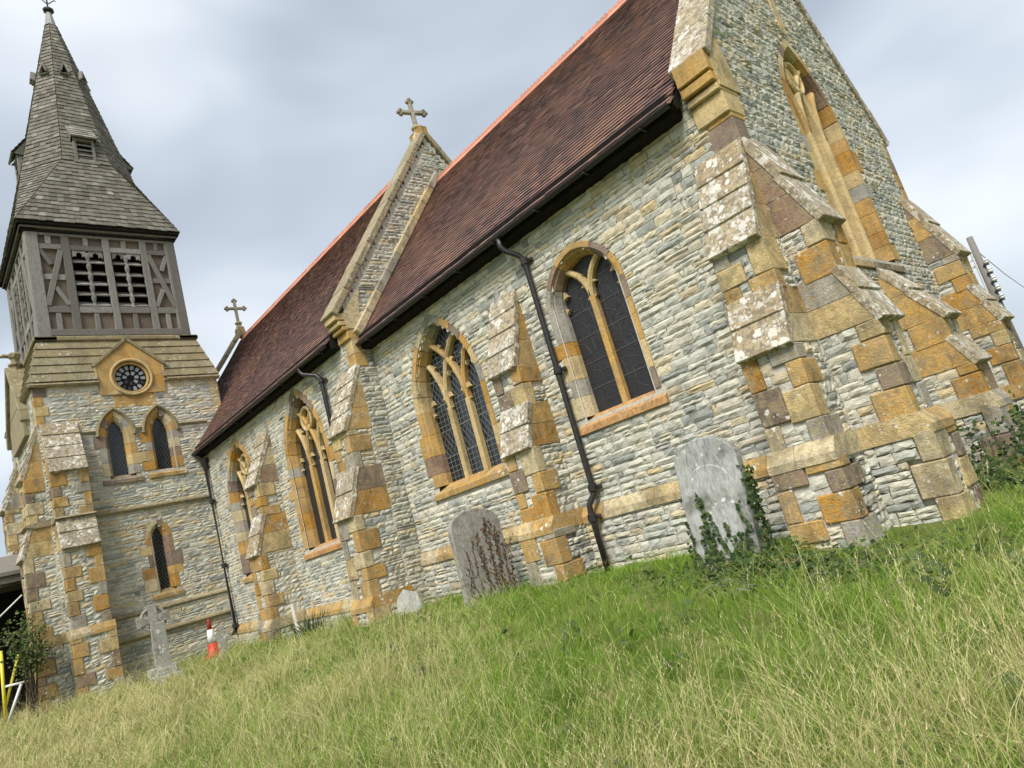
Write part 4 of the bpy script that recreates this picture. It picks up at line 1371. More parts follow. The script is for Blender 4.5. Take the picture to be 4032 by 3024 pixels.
# ---------------------------------------------------------------- timber belfry
BF = empty('belfry', parent=church); BF['label'] = 'square timber framed belfry with louvred openings'
BH = 1.90
Z0, Z1 = 8.78, 12.02
def belfry_face(ang, detail=True):
    n2 = np.array([math.cos(ang), math.sin(ang), 0]); u2 = np.array([-math.sin(ang), math.cos(ang), 0])
    F = Frame((TX, TY, 0), u2, n2)
    def tim(u0, u1, z0, z1, d=0.0, th=0.12, name='post', mat=None, bev=0.012):
        piece(name, fbox(F, u0, u1, z0, z1, BH + d - th, BH + d, bev=bev, jit=0.003), mat or M_TIMBER, BF)
    # brown boards between the timbers
    ups = [-1.74, -1.05, -0.87, -0.06, 0.11, 0.93, 1.10, 1.74]
    for a, b in ((-1.74, -1.0), (0.98, 1.74)):
        for z0, z1 in ((9.0, 9.6), (9.6, 10.58), (10.58, 11.45), (11.45, 11.86)):
            piece('board_panel', fbox(F, a, b, z0 + 0.003, z1 - 0.003, BH - 0.16, BH - 0.075), M_PANEL, BF)
    for a, b in ((-1.0, 0.02), (0.02, 0.98)):
        for z0, z1 in ((9.0, 9.6), (11.45, 11.86)):
            piece('board_panel', fbox(F, a, b, z0 + 0.003, z1 - 0.003, BH - 0.16, BH - 0.075), M_PANEL, BF)
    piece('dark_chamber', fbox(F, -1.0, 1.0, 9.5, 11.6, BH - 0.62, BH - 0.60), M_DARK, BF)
    # main posts
    tim(-1.90, -1.60, Z0, Z1, 0.012, 0.3); tim(1.66, 1.90, Z0, Z1, 0.012, 0.3)
    tim(-1.07, -0.87, 9.0, 11.9, 0.0); tim(-0.06, 0.12, 9.0, 11.9, 0.0); tim(0.92, 1.10, 9.0, 11.9, 0.0)
    # rails
    tim(-1.66, 1.70, 8.84, 9.03, 0.006, 0.16, 'rail', M_TIMBERH); tim(-1.66, 1.70, 11.83, 12.0, 0.006, 0.16, 'rail', M_TIMBERH)
    for a, b in ((-1.60, -1.07), (-0.87, -0.06), (0.12, 0.92), (1.10, 1.66)):
        tim(a, b, 9.52, 9.71, -0.012, 0.1, 'rail', M_TIMBERH); tim(a, b, 11.42, 11.58, -0.012, 0.1, 'rail', M_TIMBERH)
    for a, b in ((-1.60, -1.07), (1.10, 1.66)): tim(a, b, 10.5, 10.67, -0.03, 0.08, 'rail', M_TIMBERH)
    # short studs above and below
    for c in (-1.37, -0.47, 0.50, 1.38):
        tim(c - 0.065, c + 0.065, 9.03, 9.52, -0.02, 0.09, 'stud'); tim(c - 0.065, c + 0.065, 11.58, 11.84, -0.02, 0.09, 'stud')
    # braces
    def brace(u0, z0, u1, z1, d, w=0.14):
        p0, p1 = F(np.array([u0, z0, BH + d])), F(np.array([u1, z1, BH + d]))
        piece('brace', bar(p0, p1, w, 0.07, up=tuple(n2), bev=0.01), M_TIMBER, BF)
    brace(-1.10, 11.40, -1.58, 9.72, -0.03); brace(-1.60, 11.40, -1.36, 10.95, -0.045, 0.12); brace(-1.34, 10.28, -1.08, 9.75, -0.045, 0.12)
    brace(1.12, 11.40, 1.64, 9.72, -0.03); brace(1.62, 11.40, 1.42, 10.9, -0.045, 0.12); brace(1.38, 10.3, 1.12, 9.74, -0.045, 0.12)
    # louvred lights
    for a, b in ((-0.87, -0.47), (-0.47, -0.06), (0.12, 0.50), (0.50, 0.92)):
        for k, zt in enumerate((11.42, 11.06, 10.74, 10.42, 10.10)):
            p = []
            zb = zt - 0.37
            pts = [(a + 0.02, zb + 0.02, BH - 0.02), (b - 0.02, zb + 0.02, BH - 0.02), (b - 0.02, zb + 0.22, BH - 0.24), (a + 0.02, zb + 0.22, BH - 0.24),
                   (a + 0.02, zb - 0.012, BH - 0.03), (b - 0.02, zb - 0.012, BH - 0.03), (b - 0.02, zb + 0.185, BH - 0.25), (a + 0.02, zb + 0.185, BH - 0.25)]
            piece('louvre', (F(np.array(pts)), [(0, 1, 2, 3), (4, 5, 1, 0), (7, 6, 5, 4), (5, 6, 2, 1), (7, 4, 0, 3)]), M_TIMBERH, BF)
        # cusped head
        c = 0.5 * (a + b); hw = 0.5 * (b - a) - 0.03
        pts = [(c - hw, 11.44), (c - hw, 11.22)] + [(c - hw + 0.06, 11.26), (c - hw * 0.45, 11.24), (c - hw * 0.42, 11.33), (c, 11.385), (c + hw * 0.42, 11.33), (c + hw * 0.45, 11.24), (c + hw - 0.06, 11.26)] + [(c + hw, 11.22), (c + hw, 11.44)]
        piece('cusped_head', prism(F, pts, BH - 0.09, BH - 0.03), M_TIMBER, BF)
    # turned balusters between the lights
    for c in (-0.47, 0.50):
        pr = []
        z = 9.7
        while z < 11.44:
            pr += [(0.065, z), (0.05, z + 0.06), (0.035, z + 0.14), (0.06, z + 0.24), (0.068, z + 0.30)]; z += 0.32
        pr = [(r, h) for r, h in pr if h < 11.44]
        piece('baluster', lathe(F(np.array([c, 0, BH - 0.06])), pr, 6), M_TIMBER, BF)
for q in range(4): belfry_face(q * math.pi / 2)
# eaves boards of the spire
EV = empty('spire_eaves', parent=church); EV['label'] = 'moulded dark eaves board under the spire'
for q in range(4):
    ang = q * math.pi / 2
    F = Frame((TX, TY, 0), (-math.sin(ang), math.cos(ang), 0), (math.cos(ang), math.sin(ang), 0))
    e_ = 0.0007 * q
    piece('eaves_board', fbox(F, -2.06 - e_, 2.06 + e_, 12.06, 12.17, 1.6, 2.06 + e_, bev=0.02), M_DARK, EV)
    piece('eaves_board', fbox(F, -2.00 - e_, 2.00 + e_, 11.98, 12.06, 1.6, 2.00 + e_, bev=0.02), M_TIMBERH, EV, 0.0)
    piece('eaves_board', fbox(F, -1.94 - e_, 1.94 + e_, 11.90, 11.98, 1.6, 1.94 + e_, bev=0.02), M_DARK, EV)

# ---------------------------------------------------------------- shingled spire
SP = empty('spire', parent=church); SP['label'] = 'grey oak shingled broach spire'
ZE, ZK, ZA = 12.17, 14.60, 20.75
A_E, A_K, A_A = 2.07, 1.50, 0.14
sq = [np.array([TX + a * A_E, TY + b * A_E, ZE]) for a, b in ((1, -1), (1, 1), (-1, 1), (-1, -1))]
def octv(ap, z, k):
    R = ap / math.cos(math.pi / 8); t = (k + 0.5) * math.pi / 4
    return np.array([TX + R * math.cos(t), TY + R * math.sin(t), z])
SHG = []
def shingle_face(bl, br, tr, tl, gauge=0.155, width=0.17):
    bl, br, tr, tl = (np.array(p, float) for p in (bl, br, tr, tl))
    n2 = np.cross(br - bl if np.linalg.norm(br - bl) > 1e-4 else tr - bl, tl - bl); n2 /= np.linalg.norm(n2)
    H = np.linalg.norm(0.5 * (tl + tr) - 0.5 * (bl + br))
    rows = int(H / gauge)
    piece('spire_boarding', (np.array([bl, br, tr, tl]) - n2 * 0.02, [(0, 1, 2, 3)] if np.linalg.norm(br - bl) > 1e-4 else [(0, 2, 3)]), M_DARK, SP)
    for j in range(rows + 1):
        t0, t1 = j * gauge / H, min(1.0, (j + 1.7) * gauge / H)
        if t0 > 0.999: break
        L0, R0_ = bl + (tl - bl) * t0, br + (tr - br) * t0
        L1, R1_ = bl + (tl - bl) * t1, br + (tr - br) * t1
        W = np.linalg.norm(R0_ - L0); Wt = np.linalg.norm(R1_ - L1)
        m_ = max(1, int(round(max(W, Wt) / width)))
        off = 0.5 if j % 2 else 0.0
        cuts = [0.0] + [(i + off) / m_ for i in range(1 if off == 0 else 0, m_ + 1) if 0.02 < (i + off) / m_ < 0.98] + [1.0]
        for a, b in zip(cuts[:-1], cuts[1:]):
            lift = 0.036 + rng.normal(0, 0.004); sag = rng.normal(0, 0.008)
            dn = (L0 - L1) / max(1e-6, np.linalg.norm(L0 - L1)) * sag
            p = [L0 + (R0_ - L0) * (a + 0.012 / m_) + dn + n2 * lift, L0 + (R0_ - L0) * (b - 0.012 / m_) + dn + n2 * lift, L1 + (R1_ - L1) * b + n2 * 0.002, L1 + (R1_ - L1) * a + n2 * 0.002]
            p += [p[0] - n2 * 0.03, p[1] - n2 * 0.03]
            c = np.mean(p[:4], 0)
            SHG.append((view_score(c, n2, gauge * max(W, 0.05) * (b - a)), np.array(p), [(0, 1, 2, 3), (4, 5, 1, 0), (0, 3, 4), (1, 5, 2)], float(np.clip(rng.beta(2, 2.2), 0, 1))))
for q in range(4):
    # cardinal faces: east q=0
    k1, k0 = 2 * q, 2 * q - 1
    bl, br = sq[q], sq[(q + 1) % 4]
    shingle_face(bl, br, octv(A_K, ZK, k1), octv(A_K, ZK, k0))
    shingle_face(octv(A_K, ZK, k0), octv(A_K, ZK, k1), octv(A_A, ZA, k1), octv(A_A, ZA, k0))
    # diagonal faces between face q and q+1, starting as a point on the eaves corner
    c = sq[(q + 1) % 4]
    shingle_face(c, c, octv(A_K, ZK, k1 + 1), octv(A_K, ZK, k1))
    shingle_face(octv(A_K, ZK, k1), octv(A_K, ZK, k1 + 1), octv(A_A, ZA, k1 + 1), octv(A_A, ZA, k1))
SHG.sort(key=lambda t: -t[0])
mb = MB()
for k, (sc, v, f, r) in enumerate(SHG):
    if k < 290 and sc > 0: piece('shingle', (v, f), M_SHINGLE, SP, r)
    else: mb.add(v, f, r)
mb.build('shingle_courses', M_SHINGLE, SP, kind='stuff')
# lead cap, finial cross
piece('lead_cap', lathe((TX, TY, 0), [(0.17, 20.7), (0.14, 20.95), (0.085, 21.25), (0.08, 21.28)], 8), M_LEADSH, SP)
piece('cap_knop', lathe((TX, TY, 0), [(0.07, 21.24), (0.16, 21.32), (0.17, 21.38), (0.06, 21.46)], 8), M_IRON, SP)
SFIN = MB()
SFIN.add(*tube([(TX, TY, 21.4), (TX, TY, 23.2)], 0.025, 6))
FF = Frame((TX, TY, 0), (0, 1, 0), (1, 0, 0))
for s in (-1, 1):
    SFIN.add(*tube(FF(np.array([(0, 21.62, 0), (s * 0.10, 21.72, 0), (s * 0.22, 21.86, 0), (s * 0.26, 21.82, 0)])), 0.018, 5))
    SFIN.add(*tube(FF(np.array([(0, 22.45, 0), (s * 0.45, 22.45, 0)])), 0.02, 5))
    SFIN.add(*tube(FF(np.array([(0, 22.2, 0), (s * 0.16, 22.24, 0), (s * 0.24, 22.4, 0)])), 0.015, 5))
    SFIN.add(*tube(FF(np.array([(s * 0.45, 22.55, 0), (s * 0.5, 22.45, 0), (s * 0.45, 22.35, 0)])), 0.018, 5))
SFIN.build('weather_cross', M_IRON, SP)

# lucarnes near the top, one on each facet
for k in range(8):
    ang = k * math.pi / 4
    z = 18.35
    ap = A_K + (A_A - A_K) * (z - ZK) / (ZA - ZK)
    F = Frame((TX, TY, 0), (-math.sin(ang), math.cos(ang), 0), (math.cos(ang), math.sin(ang), 0))
    lp = empty('lucarne', parent=SP)
    w = 0.125
    mbl = MB()
    for s in (-1, 1):
        p0, p1 = F(np.array([0, z + 0.36, ap + 0.05])), F(np.array([s * w, z - 0.02, ap + 0.10]))
        mbl.add(*bar(p0, p1, 0.045, 0.14, up=tuple(F.n), bev=0.01))
    mbl.add(*prism(F, [(-w, z - 0.02), (w, z - 0.02), (0, z + 0.34)], ap - 0.15, ap + 0.03))
    mbl.add(*fbox(F, -w - 0.02, w + 0.02, z - 0.05, z - 0.015, ap - 0.1, ap + 0.11))
    o = mbl.build('lucarne', M_TIMBER, SP); bpy.data.objects.remove(lp)
    piece('lucarne_opening', prism(F, [(-0.06, z + 0.0), (0.06, z + 0.0), (0.06, z + 0.10), (0, z + 0.24), (-0.06, z + 0.10)], ap + 0.0, ap + 0.04), M_DARK, o)
# louvred dormers on the four faces
for q in range(4):
    ang = q * math.pi / 2
    F = Frame((TX, TY, 0), (-math.sin(ang), math.cos(ang), 0), (math.cos(ang), math.sin(ang), 0))
    ap = lambda z: A_E + (A_K - A_E) * (z - ZE) / (ZK - ZE) if z < ZK else A_K + (A_A - A_K) * (z - ZK) / (ZA - ZK)
    zb, zt = 14.62, 15.42
    d1 = ap(zb) + 0.03
    mbd = MB()
    for s in (-1, 1): mbd.add(*fbox(F, *sorted((s * 0.20, s * 0.28)), zb, zt, 0.9, d1, bev=0.01))
    mbd.add(*fbox(F, -0.34, 0.34, zb - 0.07, zb, 1.0, d1 + 0.03)); mbd.add(*fbox(F, -0.28, 0.28, zt - 0.08, zt, 1.0, d1 + 0.002))
    o = mbd.build('dormer', M_TIMBER, SP)
    piece('dormer_void', fbox(F, -0.2, 0.2, zb, zt - 0.08, d1 - 0.14, d1 - 0.12), M_DARK, o)
    for i in range(4):
        z = zb + 0.05 + i * 0.17
        pts = [(-0.2, z, d1 - 0.01), (0.2, z, d1 - 0.01), (0.2, z + 0.11, d1 - 0.11), (-0.2, z + 0.11, d1 - 0.11), (-0.2, z - 0.02, d1 - 0.012), (0.2, z - 0.02, d1 - 0.012)]
        piece('louvre', (F(np.array(pts)), [(0, 1, 2, 3), (4, 5, 1, 0), (3, 2, 5, 4)]), M_TIMBERH, o)
    zz = 15.95
    p = [(-0.36, zt - 0.02, d1 + 0.12), (0.36, zt - 0.02, d1 + 0.12), (0.36, zz, ap(zz) + 0.05), (-0.36, zz, ap(zz) + 0.05)]
    p += [(a, b - 0.05, c - 0.01) for a, b, c in p]
    for j in range(4):
        t0, t1 = j / 4, (j + 1) / 4 + 0.05
        A_, B_, C_, D_ = (np.array(x) for x in p[:4])
        row = [A_ + (D_ - A_) * t0, B_ + (C_ - B_) * t0, B_ + (C_ - B_) * t1, A_ + (D_ - A_) * t1]
        for i in range(4):
            q0, q1 = i / 4, (i + 1) / 4
            lo0, lo1 = row[0] + (row[1] - row[0]) * q0, row[0] + (row[1] - row[0]) * q1
            hi0, hi1 = row[3] + (row[2] - row[3]) * q0, row[3] + (row[2] - row[3]) * q1
            up_ = np.array([0, 0.02, 0.018])
            vv = np.array([lo0 + up_, lo1 + up_, hi1, hi0, lo0 - up_, lo1 - up_])
            piece('dormer_shingle', (F(vv), [(0, 1, 2, 3), (4, 5, 1, 0), (3, 2, 5, 4)]), M_SHINGLE, o, rng.uniform(0.75, 1))
    for s in (-1, 1):
        tri = [(s * 0.34, zt - 0.05, d1 + 0.08), (s * 0.27, zt - 0.08, 1.0), (s * 0.34, zz - 0.02, ap(zz))]
        piece('dormer_cheek', (F(np.array(tri)), [(0, 1, 2)]), M_SHINGLE, o, 0.5)

# ---------------------------------------------------------------- porch on the south side of the tower
PO = empty('porch', parent=church); PO['label'] = 'low timber porch at the left edge'
FP = Frame((-19.1, -4.15, 0), (1, 0, 0), (0, -1, 0))
for s in (-1, 1):
    a = [(0, 3.58, 0.05), (s * 1.25, 3.05, 0.05), (s * 1.25, 3.05, 3.4), (0, 3.58, 3.4)]
    b = [(u, z - 0.09, d) for u, z, d in a]
    fcs = [(0, 1, 2, 3), (7, 6, 5, 4), (0, 4, 5, 1), (1, 5, 6, 2), (2, 6, 7, 3)]
    if s > 0: fcs = [tuple(reversed(q)) for q in fcs]
    piece('porch_roof', (FP(np.array(a + b)), fcs), M_SHINGLE, PO, 0.7)
    piece('wall_plate', fbox(FP, *sorted((s * 1.05, s * 1.2)), 2.78, 2.94, 0.05, 3.3), M_TIMBERH, PO)
    for d in (0.1, 1.6, 3.1): piece('post', fbox(FP, *sorted((s * 1.06, s * 1.19)), -0.4, 2.8, d, d + 0.13), M_TIMBER, PO)
piece('tie_beam', fbox(FP, -1.2, 1.2, 2.78, 2.93, 0.12, 0.26), M_TIMBERH, PO)
piece('door', fbox(FP, -0.75, 0.75, -0.4, 2.3, 0.02, 0.08), M_DARK, PO)
piece('shade_boards', fbox(FP, -1.16, -1.10, -0.4, 2.8, 0.2, 3.2), M_DARK, PO)  # near-black boards carry the shade of the porch interior in their colour

# ---------------------------------------------------------------- wall stones: the 300 that show largest are objects of their own
STONES.sort(key=lambda t: -t[0])
rest = {}
for k, (sc, v, f, r, part, mt) in enumerate(STONES):
    if k < 300 and sc > 0: piece('wall_stone', (v, f), mt, part, r)
    else: rest.setdefault((part.name, mt.name), (part, mt, MB()))[2].add(v, f, r)
for part, mt, mb in rest.values(): mb.build('rubble_stones', mt, part, kind='stuff')
# ---------------------------------------------------------------- ground
def sstep(a, b, x):
    t = np.clip((np.asarray(x, float) - a) / (b - a), 0, 1)
    return t * t * (3 - 2 * t)
def wav(x, y, s, ph=0.0):
    return (np.sin(x * s + 1.3 * np.sin(y * s * 0.7 + ph)) + np.sin(y * s * 1.13 + 1.7 * np.sin(x * s * 0.6 + 2.1 + ph)) + np.sin((x + y) * s * 0.71 + ph * 1.7)) / 3
def ground_z(x, y):
    x, y = np.asarray(x, float), np.asarray(y, float)
    z = -0.10 - (0.085 - 0.055 * sstep(-7, -13, x)) * np.clip(-y - 0.9, 0, 9)
    z = z - 0.08 * sstep(-9, -14, x) - 0.14 * sstep(-1.0, 0.4, x)
    z = z + 0.035 * wav(x, y, 1.7) + 0.015 * wav(x, y, 4.1, 1.0)
    far = sstep(14, 60, np.hypot(x, y))
    return z * (1 - far) - 0.6 * far

def soil_mat():
    mt, nt, bs = new_mat('grassy_soil')
    p = pos(nt)
    c = ramp(nt, noise(nt, p, 2.2, 6, 0.65), [(0.3, (0.085, 0.115, 0.028)), (0.5, (0.14, 0.175, 0.045)), (0.7, (0.24, 0.22, 0.09))])
    nt.links.new(c, bs.inputs['Base Color'])
    bs.inputs['Roughness'].default_value = 1.0
    bs.inputs['Specular IOR Level'].default_value = 0.05
    bump(nt, bs, noise(nt, p, 18, 6, 0.7), 0.8, 0.05)
    return mt
M_SOIL = soil_mat()
rs = [0.0] + list(np.geomspace(0.4, 30, 90)) + list(np.geomspace(36, 4000, 26))
na = 160
gv = [(0.0, -3.0, float(ground_z(0.0, -3.0)))]
gf = []
for i, r in enumerate(rs[1:]):
    for k in range(na):
        t = 2 * math.pi * k / na
        x_, y_ = r * math.cos(t), -3.0 + r * math.sin(t)
        gv.append((x_, y_, float(ground_z(x_, y_))))
for k in range(na): gf.append((0, 1 + k, 1 + (k + 1) % na))
for i in range(len(rs) - 2):
    b0, b1 = 1 + i * na, 1 + (i + 1) * na
    for k in range(na):
        gf.append((b0 + k, b1 + k, b1 + (k + 1) % na, b0 + (k + 1) % na))
gr = bpy.data.objects.new('ground', raw_mesh('ground', gv, gf, [0.5] * len(gf), M_SOIL, True)); link(gr)
tag(gr, 'rough churchyard ground under the long grass', 'ground', kind='structure')

# ---------------------------------------------------------------- long grass (one mass)
def grass_mat():
    mt, nt, bs = new_mat('churchyard_grass')
    r = attr(nt)
    green = ramp(nt, r, [(0, (0.055, 0.12, 0.012)), (0.4, (0.17, 0.30, 0.030)), (0.75, (0.29, 0.42, 0.065)), (1, (0.42, 0.51, 0.13))])
    straw = ramp(nt, r, [(0, (0.38, 0.34, 0.13)), (0.45, (0.60, 0.53, 0.25)), (1, (0.78, 0.70, 0.42))])
    c = mixc(nt, attr(nt, 'mixr'), green, straw)
    nt.links.new(c, bs.inputs['Base Color'])
    bs.inputs['Roughness'].default_value = 0.6
    bs.inputs['Specular IOR Level'].default_value = 0.25
    tr = nd(nt, 'ShaderNodeBsdfTranslucent'); nt.links.new(c, tr.inputs['Color'])
    mx = nd(nt, 'ShaderNodeMixShader', Fac=0.35)
    nt.links.new(bs.outputs['BSDF'], mx.inputs[1]); nt.links.new(tr.outputs['BSDF'], mx.inputs[2])
    nt.links.new(mx.outputs['Shader'], nt.nodes['Material Output'].inputs['Surface'])
    return mt
M_GRASS = grass_mat()

def blade(x, y, h, w, az, lean, az2, seg=4):
    """a bent tapering blade"""
    v, f = [], []
    d = np.array([math.cos(az), math.sin(az)]); s = np.array([math.cos(az2), math.sin(az2)])
    for i in range(seg + 1):
        t = i / seg
        hz = lean * t ** 1.9
        p = np.array([x, y]) + d * hz * h
        z = h * (t - 0.32 * lean * t ** 2.2)
        ww = w * (1 - t ** 2.2) * 0.5
        if i < seg:
            v += [(*(p - s * ww), z), (*(p + s * ww), z)]
        else: v.append((*p, z))
    for i in range(seg - 1): f.append((2 * i, 2 * i + 1, 2 * i + 3, 2 * i + 2))
    f.append((2 * seg - 2, 2 * seg - 1, 2 * seg))
    return v, f

def footprint(x, y, mrg=0.04):
    b = (x > -8.6) & (x < 0.0 + mrg) & (y > 0.0 - mrg)
    b |= (x > -20.5) & (x < -8.0 + mrg) & (y > YN - mrg)
    b |= (x > -21.4) & (x < XT + mrg) & (y > TY0 - mrg)
    for a, c, d in ((-0.65, 0.05, 0.76), (-4.53, -3.83, 0.76)): b |= (x > a - mrg) & (x < c + mrg) & (y > -d - mrg) & (y < 0.1)
    for a, c in ((0.0, 0.58), (2.59, 3.17), (5.18, 5.76)): b |= (x > -0.1) & (x < 0.76 + mrg) & (y > a - 0.06 - mrg) & (y < c + 0.06 + mrg)
    for a, c in ((-8.67, -8.0), (-12.98, -12.28)): b |= (x > a - mrg) & (x < c + mrg) & (y > YN - 0.92 - mrg) & (y < YN + 0.1)
    b |= (x > XT - 0.1) & (x < XT + 0.72 + mrg) & (y > -4.2) & (y < -3.25)
    return b
# tufts, thicker near the viewer; every blade is real geometry in one mesh
NT = 17500
VAZ = math.atan2(0.68777662, -0.69860872)
r = 0.9 + 25.0 * rng.random(NT) ** 1.6
t = VAZ + rng.uniform(-1.15, 1.15, NT)
r2 = np.sqrt(rng.uniform(0.8, 10 ** 2, 2600)); t2 = rng.uniform(0, 2 * math.pi, 2600)
x = np.concatenate([CAM[0] + r * np.cos(t), CAM[0] + r2 * np.cos(t2)]); y = np.concatenate([CAM[1] + r * np.sin(t), CAM[1] + r2 * np.sin(t2)])
ok = ~footprint(x, y)
ok &= np.hypot(x - CAM[0], y - CAM[1]) > 1.0
bare = np.exp(-(((x + 0.2) / 1.1) ** 2 + ((y + 1.55) / 0.5) ** 2)) + np.exp(-(((x - 0.5) / 0.5) ** 2 + ((y + 0.5) / 0.5) ** 2))
ok &= rng.random(len(x)) > 0.93 * np.clip(bare * 1.25, 0, 1)
x, y = x[ok], y[ok]
n = len(x)
clump = wav(x, y, 1.15, 0.4) * 0.6 + wav(x, y, 2.7, 2.0) * 0.4
dry = 0.20 + 0.50 * clump + 0.30 * sstep(-2.5, -8, x) + 0.45 * np.exp(-((x - 1.7) ** 2 + (y + 4.2) ** 2) / 0.9) + 0.18 * sstep(-3.5, -5.5, y) + 0.28 * sstep(-1.5, -6.0, x) * sstep(-1.8, -4.0, y)
near_wall = np.clip(1 - np.minimum(np.abs(y), 6) / 1.9, 0, 1) * (x > -8.5)
dry = np.clip(dry * (1 - 0.8 * near_wall), 0.0, 0.95)
ex = np.concatenate([rng.normal(1.9, 0.35, 26), rng.normal(1.2, 0.5, 16), rng.normal(-1.5, 1.6, 30)]); ey = np.concatenate([rng.normal(-4.5, 0.3, 26), rng.normal(-3.4, 0.5, 16), rng.normal(-4.4, 0.5, 30)])
n_ex = len(ex)
x = np.concatenate([x, ex]); y = np.concatenate([y, ey]); dry = np.concatenate([dry, np.full(n_ex, 0.8)]); near_wall = np.concatenate([near_wall, np.zeros(n_ex)]); n = len(x)
dist = np.hypot(x - CAM[0], y - CAM[1])
pick = rng.random(n)
p_tall = np.clip(0.02 + 0.36 * dry - 0.10 * near_wall, 0.006, 0.3) * np.clip(dist / 3.2, 0.4, 1)
p_mid = 0.40 - 0.32 * near_wall
typ = np.where(pick < p_tall, 2, np.where(pick < p_tall + p_mid, 1, np.where((pick > 0.95) & (near_wall < 0.2), 3, 0)))
typ[-n_ex:] = 4
#            blades  h0    h1    w0      w1      spread lean0 lean1 dry offset
SPEC = {0: (26, 0.06, 0.17, 0.0035, 0.0068, 0.10, 0.20, 0.95, 0.12),
        1: (22, 0.15, 0.38, 0.0032, 0.0062, 0.10, 0.50, 1.30, 0.05),
        2: (9, 0.28, 0.62, 0.0016, 0.0030, 0.12, 0.10, 0.85, -0.30),
        3: (9, 0.25, 0.50, 0.0022, 0.0040, 0.15, 0.90, 1.25, -0.20),
        4: (4, 0.55, 0.85, 0.0022, 0.0036, 0.10, 0.05, 0.35, -0.30)}
CO, LOOPS, LSTART, RND, MIX = [], [], [], [], []
tsc = rng.uniform(0.7, 1.2, n) * (1 + 0.35 * wav(x, y, 3.3, 0.7)); thue = np.clip(0.5 + 0.42 * wav(x, y, 2.1, 3.0) + rng.normal(0, 0.22, n), 0, 1)
nv0 = nl0 = 0
for ty, (nb, h0, h1, w0, w1, spr, l0, l1, doff_) in SPEC.items():
    k = np.where(typ == ty)[0]
    if not len(k): continue
    seg = 3 if ty < 2 else 5
    B = np.repeat(k, nb); m_ = len(B)
    a = rng.uniform(0, 2 * math.pi, m_); q = spr * np.sqrt(rng.random(m_))
    bx, by = x[B] + q * np.cos(a), y[B] + q * np.sin(a)
    bz = ground_z(bx, by) - 0.01
    sc = (tsc * (1 - 0.25 * near_wall))[B]
    h = rng.uniform(h0, h1, m_) * sc
    w = rng.uniform(w0, w1, m_) * np.clip(dist[B] / 7.0, 0.9, 2.0)
    az = a + rng.normal(0, 0.9, m_) ; lean = rng.uniform(l0, l1, m_); az2 = rng.uniform(0, math.pi, m_)
    rows = []
    for i in range(seg + 1):
        tt = i / seg
        px = bx + np.cos(az) * lean * h * tt ** 1.9; py = by + np.sin(az) * lean * h * tt ** 1.9
        pz = bz + h * (tt - 0.32 * lean * tt ** 2.2)
        ww = 0.5 * w * (1 - tt ** 2.2)
        if i < seg:
            rows.append(np.stack([px - np.cos(az2) * ww, py - np.sin(az2) * ww, pz], -1)); rows.append(np.stack([px + np.cos(az2) * ww, py + np.sin(az2) * ww, pz], -1))
        else: rows.append(np.stack([px, py, pz], -1))
    vv = np.stack(rows, 1)                                   # (m, 2*seg+1, 3)
    nvb = 2 * seg + 1
    base = nv0 + np.arange(m_)[:, None] * nvb
    lp = []
    for i in range(seg - 1): lp += [2 * i, 2 * i + 1, 2 * i + 3, 2 * i + 2]
    lp += [2 * seg - 2, 2 * seg - 1, 2 * seg]
    LOOPS.append((base + np.array(lp)[None, :]).ravel())
    st_ = [4 * i for i in range(seg)]
    LSTART.append((nl0 + np.arange(m_)[:, None] * len(lp) + np.array(st_)[None, :]).ravel())
    CO.append(vv.reshape(-1, 3)); nv0 += m_ * nvb; nl0 += m_ * len(lp)
    rr = np.clip(0.5 * thue[B] + 0.5 * rng.random(m_), 0, 1)
    mx_ = np.clip((dry[B] - (rng.random(m_) * 0.9 + doff_)) * 4.0, 0, 1)
    RND.append(np.repeat(rr, seg)); MIX.append(np.repeat(mx_, seg))
    if ty in (2, 4):                                         # seed heads
        tip = vv[:, -1]; tdir = tip - 0.5 * (vv[:, -3] + vv[:, -2]); tdir /= np.linalg.norm(tdir, axis=1)[:, None]
        for s in range(7):
            b = tip - tdir * (0.010 + s * 0.017)
            a2 = rng.uniform(0, 2 * math.pi, m_)
            ln = rng.uniform(0.005, 0.012, m_)
            o = np.stack([np.cos(a2), np.sin(a2), 0.7 + 0 * a2], -1) * ln[:, None]
            sd_ = np.stack([-np.sin(a2), np.cos(a2), 0 * a2], -1) * 0.0018
            tri = np.stack([b - sd_, b + sd_, b + o + tdir * 0.014], 1)
            LOOPS.append((nv0 + np.arange(3 * m_))); LSTART.append(nl0 + 3 * np.arange(m_))
            CO.append(tri.reshape(-1, 3)); nv0 += 3 * m_; nl0 += 3 * m_
            RND.append(rng.uniform(0.4, 1, m_)); MIX.append(np.clip(mx_ + 0.4, 0, 1))
CO = np.concatenate(CO).astype(np.float32); LOOPS = np.concatenate(LOOPS).astype(np.int32); LSTART = np.concatenate(LSTART).astype(np.int32)
me = bpy.data.meshes.new('long_grass')
me.vertices.add(len(CO)); me.vertices.foreach_set('co', CO.ravel())
me.loops.add(len(LOOPS)); me.loops.foreach_set('vertex_index', LOOPS)
me.polygons.add(len(LSTART)); me.polygons.foreach_set('loop_start', LSTART)
me.update(calc_edges=True)
for nm, val in (('rnd', RND), ('mixr', MIX)):
    at_ = me.attributes.new(nm, 'FLOAT', 'FACE'); at_.data.foreach_set('value', np.concatenate(val).astype(np.float32))
me.materials.append(M_GRASS)
go = bpy.data.objects.new('long_grass', me); link(go)
tag(go, 'long green and straw coloured churchyard grass with seed heads', 'grass', kind='stuff')

